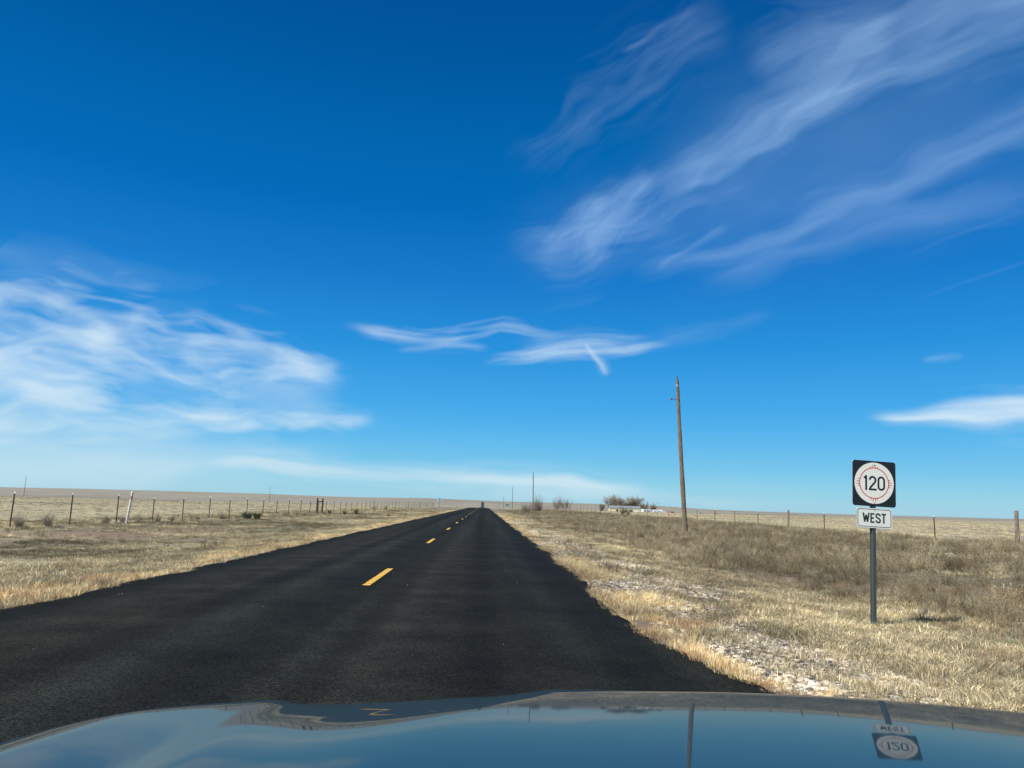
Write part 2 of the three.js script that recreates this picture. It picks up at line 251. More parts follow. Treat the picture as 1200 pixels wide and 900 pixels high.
{
  const zs = axis(-620, 60, 0.14, 0.011, -3), n = 54, pos = [], colr = [], uv = [], idx = [];
  zs.forEach((z, j) => {
    const a = edgeL(z), b = edgeR(z), y = roadY(z);
    for (let i = 0; i <= n + 2; i++) {
      const t = clamp((i - 1) / n), x = lerp(a, b, t), out = i === 0 ? -0.05 : i === n + 2 ? 0.05 : 0;
      const crown = -0.02 * Math.pow(Math.abs(x + 1.72) / 3.5, 2);
      pos.push(x + out, y + crown + (out ? -0.1 : 0), z);
      const lane = Math.abs(Math.abs(x + 1.72) - 1.75), track = Math.exp(-Math.pow((lane - 0.85) / 0.33, 2));        // tyre tracks a little paler
      const streak = fbm(x * 3.4, z * 0.012, 3), patch = fbm(x * 0.8 + 40, z * 0.03, 3), scuff = sstep(0.6, 0.76, fbm(x * 2.2 + 9, z * 0.05, 3));
      let m = 0.06 * (0.74 + 0.7 * (streak - 0.5) + 0.5 * (patch - 0.5) + 0.26 * track + 0.28 * scuff);
      m *= 1 + 0.25 * Math.exp(-Math.pow((x + 1.72 + 0.35) / 0.12, 2)) * noise(z * 0.3, 3);
      const warm = clamp(0.5 + (patch - 0.5) * 1.6);
      colr.push(m * lerp(0.86, 1.06, warm), m * lerp(1.06, 1.03, warm), m * lerp(0.9, 0.78, warm)); uv.push(x, -z);
    }
  });
  const w = n + 3;
  for (let j = 1; j < zs.length; j++) for (let i = 1; i < w; i++) { const k = j * w + i; idx.push(k - w - 1, k - 1, k, k - w - 1, k, k - w); }
  const g = new THREE.BufferGeometry(); g.setAttribute('position', new THREE.Float32BufferAttribute(pos, 3)); g.setAttribute('color', new THREE.Float32BufferAttribute(colr, 3)); g.setAttribute('uv', new THREE.Float32BufferAttribute(uv, 2)); g.setIndex(idx); g.computeVertexNormals();
  structure(road, 'road'); part(road, 'asphalt', g, asphalt);
  const paintMap = greyTexture(256, (u, v, i, j) => { const w_ = tfbm(u, v, 12, 4, 5), q = w_ > 0.62 ? 0.55 : 0.9 + (hash2(i, j) - 0.5) * 0.2; return [255 * q, 255 * q, 250 * q]; }, 1, true);
  const paint = new THREE.MeshStandardMaterial({ color: new THREE.Color(0.92, 0.55, 0.07), map: paintMap, roughness: 0.75 });
  const R = rng(5);
  for (let k = -1; k < 20; k++) {
    const z0 = -12.1 - 12.95 * k, p = [], u = [], id = [], N = 24, x0 = -1.745 + (R() - 0.5) * 0.03;
    for (let i = 0; i <= N; i++) { const z = z0 - 3.1 * i / N, y = roadY(z) + 0.006; p.push(x0 - 0.058 + (R() - 0.5) * 0.008, y, z, x0 + 0.058 + (R() - 0.5) * 0.008, y, z); u.push(0, i / 3 + k * 0.37, 0.12, i / 3 + k * 0.37); if (i) { const q = i * 2; id.push(q - 2, q - 1, q + 1, q - 2, q + 1, q); } }
    const dg = new THREE.BufferGeometry(); dg.setAttribute('position', new THREE.Float32BufferAttribute(p, 3)); dg.setAttribute('uv', new THREE.Float32BufferAttribute(u, 2)); dg.setIndex(id); dg.computeVertexNormals();
    part(road, k < 0 ? 'centre_line_dash' : 'centre_line_dash_' + String(k + 1).padStart(3, '0'), dg, paint);
  }
}

// ------------------------------------------------------------------ grass, weeds and stones (uncountable)
function bladeClump(seed, blades, height, spread, width, droop, lean = 0.5) {
  const R = rng(seed), p = [], id = [], c = [];
  for (let b = 0; b < blades; b++) {
    const a = R() * 6.283, r = Math.sqrt(R()) * spread, x = Math.cos(a) * r, z = Math.sin(a) * r, h = height * (0.45 + 0.65 * R()), out = a + (R() - 0.5) * 1.6, le = h * lean * (0.15 + R()), f = R() * 6.283, w = width * (0.6 + 0.8 * R()), wx = Math.cos(f) * w, wz = Math.sin(f) * w, k = p.length / 3, t = 0.42 + 1.1 * R();
    const mx = x + Math.cos(out) * le * 0.35, mz = z + Math.sin(out) * le * 0.35, tx = x + Math.cos(out) * le, tz = z + Math.sin(out) * le;
    p.push(x - wx, -0.02, z - wz, x + wx, -0.02, z + wz, mx - wx * 0.8, h * 0.6, mz - wz * 0.8, mx + wx * 0.8, h * 0.6, mz + wz * 0.8, tx, h * (1 - droop * R()), tz);
    id.push(k, k + 1, k + 3, k, k + 3, k + 2, k + 2, k + 3, k + 4); for (let q = 0; q < 5; q++) c.push(t, t * 0.985, t * 0.96);
  }
  const g = new THREE.BufferGeometry(); g.setAttribute('position', new THREE.Float32BufferAttribute(p, 3)); g.setAttribute('color', new THREE.Float32BufferAttribute(c, 3)); g.setIndex(id); g.computeVertexNormals(); return g;
}
function twigGeo(seed, { stems = 6, height = 0.5, spread = 0.1, levels = 2, kids = 4, r0 = 0.006, flakes = 0, flakeSize = 0.012, angle = 0.6, up = 0.5, wob = 0.25, openness = 1 }) {
  const R = rng(seed), p = [], id = [], c = [];
  const v = new THREE.Vector3(), s = new THREE.Vector3(), t = new THREE.Vector3();
  function tube(a, b, ra, rb, shade) {
    v.subVectors(b, a).normalize(); s.set(v.y, v.z, v.x).cross(v).normalize(); t.crossVectors(v, s); const k = p.length / 3;
    for (const [q, r] of [[a, ra], [b, rb]]) for (let i = 0; i < 3; i++) { const f = i * 2.0944; p.push(q.x + (s.x * Math.cos(f) + t.x * Math.sin(f)) * r, q.y + (s.y * Math.cos(f) + t.y * Math.sin(f)) * r, q.z + (s.z * Math.cos(f) + t.z * Math.sin(f)) * r); c.push(shade, shade, shade); }
    for (let i = 0; i < 3; i++) { const j = (i + 1) % 3; id.push(k + i, k + j, k + 3 + j, k + i, k + 3 + j, k + 3 + i); }
  }
  function flake(q) { const k = p.length / 3, sh = 0.7 + R() * 0.6; for (let i = 0; i < 3; i++) { p.push(q.x + (R() - 0.5) * flakeSize * 2, q.y + (R() - 0.5) * flakeSize * 2, q.z + (R() - 0.5) * flakeSize * 2); c.push(sh, sh, sh); } id.push(k, k + 1, k + 2); }
  function grow(a, dir, len, r, lev) {
    const seg = lev === 0 ? 2 : 3, d = dir.clone(); let q = a.clone();
    for (let i = 0; i < seg; i++) {
      d.x += (R() - 0.5) * wob; d.z += (R() - 0.5) * wob; d.y += up * 0.15; d.normalize();
      const n = q.clone().addScaledVector(d, len / seg), ra = r * (1 - i / seg * 0.6), rb = r * (1 - (i + 1) / seg * 0.6);
      tube(q, n, ra, rb, 0.75 + R() * 0.5);
      if (lev > 0) for (let m = 0; m < kids / seg + R(); m++) { const e = d.clone(), f = R() * 6.283, o = angle * (0.6 + R() * 0.8); e.x += Math.cos(f) * o; e.z += Math.sin(f) * o; e.y += (R() - 0.4) * o * 0.5; e.normalize(); grow(q.clone().lerp(n, R()), e, len * (0.4 + R() * 0.3), rb * 0.65, lev - 1); }
      if (lev <= 1) for (let m = 0; m < flakes; m++) flake(q.clone().lerp(n, R()));
      q = n;
    }
  }
  for (let i = 0; i < stems; i++) { const f = R() * 6.283, o = Math.sqrt(R()) * openness; grow(new THREE.Vector3(Math.cos(f) * o * spread, -0.03, Math.sin(f) * o * spread), new THREE.Vector3(Math.cos(f) * o * angle * 1.2, 1, Math.sin(f) * o * angle * 1.2).normalize(), height * (0.6 + R() * 0.4), r0, levels); }
  const g = new THREE.BufferGeometry(); g.setAttribute('position', new THREE.Float32BufferAttribute(p, 3)); g.setAttribute('color', new THREE.Float32BufferAttribute(c, 3)); g.setIndex(id); g.computeVertexNormals(); return g;
}
const straw = new THREE.MeshStandardMaterial({ vertexColors: true, roughness: 0.85 });
const twig = new THREE.MeshStandardMaterial({ vertexColors: true, roughness: 0.95 });
// scatter(): list of {x, z, s, c}; split over the variants of a geometry
function scatter(name, label, category, geos, mat, list, sink = 0.01) {
  geos.forEach((g, gi) => {
    const mine = list.filter((_, i) => i % geos.length === gi); if (!mine.length) return;
    const im = new THREE.InstancedMesh(g, mat, mine.length), o = new THREE.Object3D(), col = new THREE.Color(), R = rng(gi * 77 + mine.length);
    mine.forEach((q, i) => { o.position.set(q.x, (q.y ?? groundY(q.x, q.z)) - sink * q.s, q.z); o.rotation.set((R() - 0.5) * 0.25, R() * 6.283, (R() - 0.5) * 0.25); o.scale.set(q.s, q.s * (q.h ?? 1), q.s); o.updateMatrix(); im.setMatrixAt(i, o.matrix); const m = q.flat ? 1 : mottle(q.x, q.z); im.setColorAt(i, col.setRGB(q.c[0] * m, q.c[1] * m, q.c[2] * m)); });
    stuff(im, name, label, category);
  });
}
const mottle = (x, z) => 0.62 + 0.76 * clamp((fbm(x * 1.9 + 31, z * 1.1, 3) - 0.5) * 1.7 + (fbm(x * 0.33, z * 0.2 + 61, 3) - 0.5) * 1.3 + 0.5, 0, 1);
const jitter = (c, R, a = 0.4) => { const m = 1 + (R() - 0.5) * 2 * a, w = (R() - 0.5) * 0.16; return [c[0] * m * (1 + w), c[1] * m, c[2] * m * (1 - w)]; };
const G = { gold: [0.68, 0.525, 0.265], cream: [0.72, 0.61, 0.375], tan: [0.43, 0.36, 0.20], olive: [0.25, 0.22, 0.11], grey: [0.30, 0.27, 0.19], rust: [0.40, 0.25, 0.145], weed: [0.215, 0.172, 0.098], weedpale: [0.43, 0.36, 0.225], green: [0.15, 0.17, 0.08] };
// one candidate point, spaced so that the density falls off with distance
function points(n, x0, x1, z0, z1, R, power = 2.2) { const out = []; for (let i = 0; i < n; i++) out.push([lerp(x0, x1, R()), z0 + (z1 - z0) * Math.pow(R(), power)]); return out; }
const tall = [1, 2, 3, 4].map((s) => bladeClump(s * 11, 44, 0.125, 0.075, 0.0016, 0.3, 0.7));
const short = [5, 6, 7, 8].map((s) => bladeClump(s * 13, 36, 0.07, 0.1, 0.0017, 0.5, 1.2));
const bigTuft = [9, 10, 11].map((s) => bladeClump(s * 17, 60, 0.2, 0.28, 0.006, 0.5, 0.7));
const forb = [21, 22, 23, 24].map((s) => twigGeo(s, { stems: 7, height: 0.36, spread: 0.14, levels: 1, kids: 6, r0: 0.003, flakes: 4, flakeSize: 0.011, angle: 0.65 }));
{
  const R = rng(901), gold = [], low = [], tuft = [], weeds = [];
  // right verge
  for (const [x, z] of points(90000, 1.6, 7.5, -3.5, -130, R)) {
    const e = x - edgeR(z); if (e < -0.06 || e > 4.6) continue;
    const patch = fbm(x * 0.7 + 4, z * 0.45, 3), strip = e < 0.95 + (patch - 0.5) * 2.4;
    const bare = gravelAt(x, z);
    if (R() < bare * 0.88) continue;
    if (strip) { if (patch < 0.42 && R() < 0.85) continue; const rust = sstep(0.58, 0.68, fbm(x * 0.8 + 20, z * 0.6, 3)); gold.push({ x, z, s: (0.5 + R() * 0.65) * (0.5 + patch * 0.7), c: jitter(R() < Math.max(rust * 0.6, 0.4 * sstep(0.35, 0.05, e)) ? G.rust : R() < 0.4 ? G.cream : G.gold, R) }); }
    else if (R() < 0.8) low.push({ x, z, s: 0.7 + R() * 0.9, c: jitter(R() < 0.45 ? G.cream : R() < 0.6 ? G.tan : G.grey, R) });
  }
  // left verge
  for (const [x, z] of points(26000, -8.6, -5.0, -5, -160, R)) {
    const e = edgeL(z) - x; if (e < -0.05) continue;
    const patch = fbm(x * 0.7 + 14, z * 0.35, 3);
    if (e < 0.9 + (patch - 0.5) * 2.2) { if (patch < 0.33 && R() < 0.7) continue; gold.push({ x, z, s: (0.6 + R() * 0.65) * (0.55 + patch * 0.75), c: jitter(R() < 0.18 ? G.rust : R() < 0.4 ? G.cream : G.gold, R) }); }
    else low.push({ x, z, s: 0.8 + R() * 0.8, c: jitter(R() < 0.5 ? G.tan : R() < 0.5 ? G.grey : G.cream, R) });
  }
  // ditches and flats
  for (const [x, z] of points(120000, 2.6, 26, -4, -110, R, 1.8)) {
    const w = x - weedFront(z); if (w > 1 && R() < 0.35) continue;
    if (x < 6 && R() < gravelAt(x, z) * 0.88) continue; const n = fbm(x * 0.3 + 2, z * 0.3, 3), n2 = fbm(x * 1.3, z * 1.1 + 70, 3); if (n2 < 0.43 && R() < 0.8) continue;
    if (redPatches.some(([rx, rz, sx, sz]) => Math.hypot((x - rx) / sx, (z - rz) / sz) < 0.8) && R() < 0.8) continue;
    low.push({ x, z, s: 0.7 + R() * 1.0, c: jitter(R() < sstep(0.34, 0.56, n) ? (R() < 0.62 ? G.olive : G.grey) : R() < 0.4 ? G.cream : G.tan, R) });
  }
  for (const [x, z] of points(70000, -22, -6.4, -8, -150, R, 1.7)) {
    const n = fbm(x * 0.3 + 22, z * 0.25, 3), n2 = fbm(x * 1.0, z * 0.6 + 170, 3); if (n2 < 0.42 && R() < 0.8) continue;
    if (redPatches.some(([rx, rz, sx, sz]) => Math.hypot((x - rx) / sx, (z - rz) / sz) < 0.85) && R() < 0.8) continue;
    low.push({ x, z, s: 0.7 + R() * 0.9, c: jitter(R() < sstep(0.42, 0.6, n) ? (R() < 0.6 ? G.olive : G.weed) : R() < 0.5 ? G.cream : G.tan, R) });
  }
  // open pasture tufts
  for (const [x, z] of [...points(16000, 22, 150, -14, -300, R, 1.5), ...points(16000, -140, -16, -14, -260, R, 1.5)]) { const n = fbm(x * 0.06, z * 0.09, 3); tuft.push({ x, z, s: 0.45 + R() * 0.6, h: 0.5 + R() * 0.5, flat: 1, c: jitter(R() < sstep(0.52, 0.7, n) ? G.grey : R() < 0.25 ? G.tan : G.cream, R, 0.2) }); }
  // weed belt on the back slope
  for (const [x, z] of points(42000, 4, 24.5, -9, -230, R, 1.55)) {
    const w = x - weedFront(z), n = fbm(x * 0.4 + 80, z * 0.3, 3); if (w < -1.5 + (n - 0.5) * 4) continue; if (n < 0.46 && R() < 0.85) continue; if (R() < sstep(22, 24.5, x)) continue;
    weeds.push({ x, z, s: (0.55 + R() * 0.75) * (0.5 + 0.7 * n) * (w < 1 ? 0.65 : 1.05), c: jitter(R() < 0.42 ? G.weedpale : G.weed, R, 0.3) });
  }
  for (const [x, z] of points(2600, -19.5, -6.5, -10, -200, R, 1.6)) { const n = fbm(x * 0.4 + 180, z * 0.3, 3); if (n < 0.52 || (x > -9 && R() < 0.7)) continue; weeds.push({ x, z, s: 0.3 + R() * 0.5, c: jitter(R() < 0.4 ? G.weedpale : G.weed, R, 0.3) }); }
  for (const [x, z] of points(2600, 2.6, 11, -6.5, -60, R, 1.5)) if (fbm(x * 0.7, z * 0.6 + 33, 2) > 0.53) weeds.push({ x, z, s: 0.2 + R() * 0.3, c: jitter(R() < 0.3 ? G.rust : G.weed, R, 0.3) });
  scatter('verge_grass', 'golden dry grass standing along the ragged asphalt edges', 'grass', tall, straw, gold);
  scatter('dry_grass', 'short tan and olive dry grass on the verges and ditches', 'grass', short, straw, low);
  scatter('pasture_grass', 'pale bleached grass tufts of the open pasture', 'grass', bigTuft, straw, tuft);
  scatter('dead_weeds', 'grey brown dead weeds massed on the ditch slope', 'weeds', forb, twig, weeds);
  // stones
  const stone = [31, 32, 33].map((s) => { const g = new THREE.IcosahedronGeometry(0.02, 1), p = g.attributes.position, Q = s * 3.1; for (let i = 0; i < p.count; i++) { const x = p.getX(i), y = p.getY(i), z = p.getZ(i), f = 0.7 + 0.6 * noise(x * 60 + Q, y * 60 + z * 45 + Q); p.setXYZ(i, x * f * 1.25, y * f * 0.6, z * f); } g.computeVertexNormals(); return g; });
  const rocks = [];
  for (const [x, z] of points(120000, 1.7, 5.2, -3.6, -70, R, 1.9)) {
    const e = x - edgeR(z), band = sstep(0.1, 0.6, e) * sstep(3.0, 1.4, e), n = gravelAt(x, z); if (R() > band * 0.12 + n * 0.8) continue;
    const dark = R() < 0.22 * sstep(1.4, 0.5, e) + 0.1; rocks.push({ x, z, s: 0.3 + Math.pow(R(), 2.6) * 1.5, c: jitter(dark ? [0.07, 0.07, 0.07] : [0.55, 0.475, 0.36], R, 0.45) });
  }
  for (let i = 0; i < 900; i++) { const z = -4 - 60 * Math.pow(R(), 1.6), x = edgeL(z) - R() * 0.6; rocks.push({ x, z, s: 0.3 + R() * 0.7, c: jitter([0.5, 0.45, 0.38], R, 0.3) }); }
  for (let i = 0; i < 110; i++) { const z = -3.2 - 45 * Math.pow(R(), 1.7), x = R() < 0.5 ? edgeR(z) - Math.pow(R(), 2) * 1.5 : lerp(-5.1, 1.6, R()); rocks.push({ x, z, y: roadY(z) + 0.004 - 0.02 * Math.pow(Math.abs(x + 1.72) / 3.5, 2), s: 0.08 + Math.pow(R(), 3) * 0.35, c: jitter([0.4, 0.37, 0.32], R, 0.3) }); }
  scatter('gravel', 'pale limestone gravel scattered along the road shoulder', 'gravel', stone, new THREE.MeshStandardMaterial({ roughness: 0.9 }), rocks, 0);
}

// ------------------------------------------------------------------ materials of built things
const std = (r, g, b, rough = 0.8, metal = 0) => new THREE.MeshStandardMaterial({ color: new THREE.Color(r, g, b), roughness: rough, metalness: metal });
const box = (w, h, d, x = 0, y = 0, z = 0) => new THREE.BoxGeometry(w, h, d).translate(x, y, z);
const woodMap = greyTexture(512, (u, v) => { const g = tfbm(u, v * 0.999, 4, 5, 2), s = tileNoise(u, v * 0.12 + 0.01, 128, 3), q = tileNoise(u, v * 0.25, 64, 9), crack = tileNoise(u, v * 0.06, 90, 14) > 0.82 ? 0.5 : 1; const m = (0.62 + (s - 0.5) * 0.5 + (q - 0.5) * 0.3 + (g - 0.5) * 0.3) * crack * 255; return [clamp(m, 20, 255), clamp(m * 0.95, 20, 255), clamp(m * 0.88, 20, 255)]; }, 1, true);
const woodBump = greyTexture(256, (u, v) => tileNoise(u, v * 0.1, 64, 3) * 0.7 + tileNoise(u, v * 0.2, 128, 7) * 0.3, 1);
const poleWood = new THREE.MeshStandardMaterial({ color: new THREE.Color(0.62, 0.53, 0.42), map: woodMap, bumpMap: woodBump, bumpScale: 0.012, roughness: 0.9 });
const greyWood = new THREE.MeshStandardMaterial({ color: new THREE.Color(0.7, 0.65, 0.57), map: woodMap, bumpMap: woodBump, bumpScale: 0.01, roughness: 0.92 });
const rustSteel = std(0.065, 0.05, 0.04, 0.85, 0.1), galvanised = std(0.42, 0.43, 0.43, 0.55, 0.5), darkIron = std(0.05, 0.05, 0.05, 0.7), porcelain = std(0.16, 0.08, 0.05, 0.25), whitePaint = std(0.82, 0.80, 0.75, 0.55), wireMat = std(0.16, 0.145, 0.13, 0.7, 0.3);
function tubePath(pts, r, sides = 5) { // thin tube through points
  const p = [], id = [], t = new THREE.Vector3(), s = new THREE.Vector3(), u = new THREE.Vector3();
  pts.forEach((q, i) => { t.subVectors(pts[Math.min(i + 1, pts.length - 1)], pts[Math.max(i - 1, 0)]).normalize(); s.set(0, 1, 0); if (Math.abs(t.y) > 0.9) s.set(1, 0, 0); s.cross(t).normalize(); u.crossVectors(t, s); const rr = typeof r === 'function' ? r(i / (pts.length - 1)) : r; for (let k = 0; k < sides; k++) { const a = k / sides * 6.2832; p.push(q.x + (s.x * Math.cos(a) + u.x * Math.sin(a)) * rr, q.y + (s.y * Math.cos(a) + u.y * Math.sin(a)) * rr, q.z + (s.z * Math.cos(a) + u.z * Math.sin(a)) * rr); } });
  for (let i = 1; i < pts.length; i++) for (let k = 0; k < sides; k++) { const a = (i - 1) * sides + k, b = (i - 1) * sides + (k + 1) % sides; id.push(a, b, b + sides, a, b + sides, a + sides); }
  const g = new THREE.BufferGeometry(); g.setAttribute('position', new THREE.Float32BufferAttribute(p, 3)); g.setIndex(id); g.computeVertexNormals(); return g;
}
const V = (x, y, z) => new THREE.Vector3(x, y, z);

// ------------------------------------------------------------------ route sign
{
  const base = onGround(1024.5, 735);
  const sign = thing('route_sign', 'square black route sign reading 120 over a white WEST plaque on a steel post', 'road sign', null, base);
  sign.rotation.y = 0.05; sign.rotation.z = -0.038; sign.scale.setScalar(1.05);
  // U-channel post with a row of punched holes
  const sh = new THREE.Shape(); [[-0.042, 0], [-0.026, 0], [-0.018, -0.03], [0.018, -0.03], [0.026, 0], [0.042, 0], [0.042, 0.004], [0.023, 0.004], [0.015, -0.026], [-0.015, -0.026], [-0.023, 0.004], [-0.042, 0.004]].forEach(([x, y], i) => i ? sh.lineTo(x, y) : sh.moveTo(x, y));
  const pg = new THREE.ExtrudeGeometry(sh, { depth: 2.56, bevelEnabled: false }); pg.rotateX(-Math.PI / 2); pg.translate(0, -0.4, -0.012);
  const post = part(sign, 'post', pg, new THREE.MeshStandardMaterial({ color: new THREE.Color(0.085, 0.10, 0.10), roughness: 0.6, metalness: 0.35, bumpMap: woodBump, bumpScale: 0.001 }), 'dark steel channel post with punched holes');
  const hole = new THREE.CylinderGeometry(0.0045, 0.0045, 0.002, 8).rotateX(Math.PI / 2), holes = []; for (let y = 0.1; y < 2.2; y += 0.0508) holes.push(hole.clone().translate(0, y, 0.0195));
  part(post, 'bolt_holes', mergeGeometries(holes), std(0.02, 0.02, 0.02, 0.9)).userData.kind = 'stuff';
  const zF = 0.027;
  function rounded(w, h, r) { const s = new THREE.Shape(), x = w / 2, y = h / 2; s.moveTo(-x + r, -y); s.lineTo(x - r, -y); s.absarc(x - r, -y + r, r, -Math.PI / 2, 0); s.lineTo(x, y - r); s.absarc(x - r, y - r, r, 0, Math.PI / 2); s.lineTo(-x + r, y); s.absarc(-x + r, y - r, r, Math.PI / 2, Math.PI); s.lineTo(-x, -y + r); s.absarc(-x + r, -y + r, r, Math.PI, Math.PI * 1.5); return s; }
  function plate(w, h, r, y, name, draw, pxW, pxH, label) {
    const g = new THREE.ExtrudeGeometry(rounded(w, h, r), { depth: 0.003, bevelEnabled: true, bevelSize: 0.0008, bevelThickness: 0.0008, bevelSegments: 1 }); g.translate(0, y, zF - 0.005);
    const p = part(sign, name, g, std(0.5, 0.5, 0.49, 0.45, 0.6), label);
    const cv = document.createElement('canvas'); cv.width = pxW; cv.height = pxH; draw(cv.getContext('2d'), pxW, pxH);
    const tx = new THREE.CanvasTexture(cv); tx.colorSpace = THREE.SRGBColorSpace; tx.minFilter = tx.magFilter = THREE.LinearFilter;
    const f = new THREE.ShapeGeometry(rounded(w - 0.002, h - 0.002, r), 8), uv = f.attributes.uv, ps = f.attributes.position; for (let i = 0; i < ps.count; i++) uv.setXY(i, ps.getX(i) / w + 0.5, ps.getY(i) / h + 0.5);
    f.translate(0, y, zF + 0.0012); part(p, 'printed_face', f, new THREE.MeshPhysicalMaterial({ map: tx, roughness: 0.42, clearcoat: 0.3, clearcoatRoughness: 0.3 }));
    for (const by of [y - h * 0.42, y + h * 0.42]) part(p, 'bolt', new THREE.CylinderGeometry(0.007, 0.007, 0.006, 8).rotateX(Math.PI / 2).translate(0, by, zF + 0.004), galvanised);
  }
  const R = rng(12);
  plate(0.615, 0.615, 0.035, 1.895, 'route_panel', (c, w, h) => {
    c.fillStyle = '#151719'; c.fillRect(0, 0, w, h);
    for (let i = 0; i < 260; i++) { c.fillStyle = `rgba(120,125,125,${0.05 + R() * 0.12})`; c.fillRect(R() * w, R() * h, 1 + R() * 3, 1 + R() * 2); }
    const cx = w * 0.5, cy = h * 0.49, r = w * 0.455;
    c.fillStyle = '#efeee0'; c.beginPath(); c.arc(cx, cy, r, 0, 7); c.fill();
    c.strokeStyle = '#c8382a'; c.lineWidth = w * 0.02; c.beginPath(); c.arc(cx, cy, r * 0.735, 0, 7); c.stroke();
    // four groups of four rays
    for (let k = 0; k < 4; k++) { c.save(); c.translate(cx, cy); c.rotate(k * Math.PI / 2); c.lineWidth = w * 0.018; for (const [x, l] of [[-0.17, 0.1], [-0.058, 0.155], [0.058, 0.155], [0.17, 0.1]]) { const y0 = Math.sqrt(0.735 * 0.735 - x * x); c.beginPath(); c.moveTo(x * r, -y0 * r); c.lineTo(x * r, -(y0 + l) * r); c.stroke(); } c.restore(); }
    // numerals in narrow highway lettering
    c.strokeStyle = '#1b1d1e'; c.lineWidth = w * 0.046; c.lineCap = 'butt'; c.lineJoin = 'miter';
    const t = cy - h * 0.165, b = cy + h * 0.165, a = w * 0.026;
    c.beginPath(); c.moveTo(w * 0.315, b); c.lineTo(w * 0.315, t); c.stroke(); c.lineWidth = w * 0.038; c.beginPath(); c.moveTo(w * 0.262, t + h * 0.065); c.lineTo(w * 0.318, t + h * 0.012); c.stroke();
    c.lineWidth = w * 0.044;
    const mx = w * 0.465, rx = w * 0.066; c.beginPath(); c.moveTo(mx - rx, t + h * 0.1); c.bezierCurveTo(mx - rx, t + a * 0.2, mx + rx, t + a * 0.2, mx + rx, t + h * 0.1); c.bezierCurveTo(mx + rx, t + h * 0.17, mx - rx * 0.95, b - h * 0.09, mx - rx * 0.95, b - a * 0.9); c.stroke(); c.beginPath(); c.moveTo(mx - rx - a * 0.9, b - a * 0.9); c.lineTo(mx + rx + a * 1.1, b - a * 0.9); c.stroke();
    const ox = w * 0.665, o = w * 0.066; c.beginPath(); c.moveTo(ox - o, t + h * 0.1); c.bezierCurveTo(ox - o, t + a * 0.2, ox + o, t + a * 0.2, ox + o, t + h * 0.1); c.lineTo(ox + o, b - h * 0.1); c.bezierCurveTo(ox + o, b - a * 0.2, ox - o, b - a * 0.2, ox - o, b - h * 0.1); c.closePath(); c.stroke();
  }, 768, 768, 'square black panel with a white disc, red rayed ring and 120');
  plate(0.5, 0.265, 0.022, 1.43, 'direction_plaque', (c, w, h) => {
    c.fillStyle = '#e9ebdf'; c.fillRect(0, 0, w, h);
    c.strokeStyle = '#1c2523'; c.lineWidth = h * 0.035; const m = h * 0.065, r = h * 0.1; c.beginPath(); c.moveTo(m + r, m); c.arcTo(w - m, m, w - m, h - m, r); c.arcTo(w - m, h - m, m, h - m, r); c.arcTo(m, h - m, m, m, r); c.arcTo(m, m, w - m, m, r); c.closePath(); c.stroke();
    c.strokeStyle = '#1c2523'; c.lineWidth = h * 0.085; c.lineJoin = 'miter'; c.miterLimit = 3;
    const t = h * 0.25, b = h * 0.75, k = (pts) => { c.beginPath(); pts.forEach(([x, y], i) => i ? c.lineTo(x * w, y) : c.moveTo(x * w, y)); c.stroke(); }, e = h * 0.042;
    k([[0.185, t], [0.225, b - e], [0.265, t + h * 0.1], [0.305, b - e], [0.345, t]]);
    k([[0.405, t], [0.405, b]]); k([[0.39, t + e], [0.5, t + e]]); k([[0.405, (t + b) / 2], [0.485, (t + b) / 2]]); k([[0.39, b - e], [0.5, b - e]]);
    const x1 = 0.55 * w, x2 = 0.66 * w, mx = (x1 + x2) / 2, md = (t + b) / 2; c.beginPath(); c.moveTo(x2, t + h * 0.15); c.bezierCurveTo(x2, t, x1, t, x1, t + h * 0.13); c.bezierCurveTo(x1, md + h * 0.01, x2, md - h * 0.02, x2, b - h * 0.13); c.bezierCurveTo(x2, b, x1, b, x1, b - h * 0.15); c.stroke();
    k([[0.765, t], [0.765, b]]); k([[0.7, t + e], [0.83, t + e]]);
  }, 640, 340, 'white plaque with black border reading WEST');
}

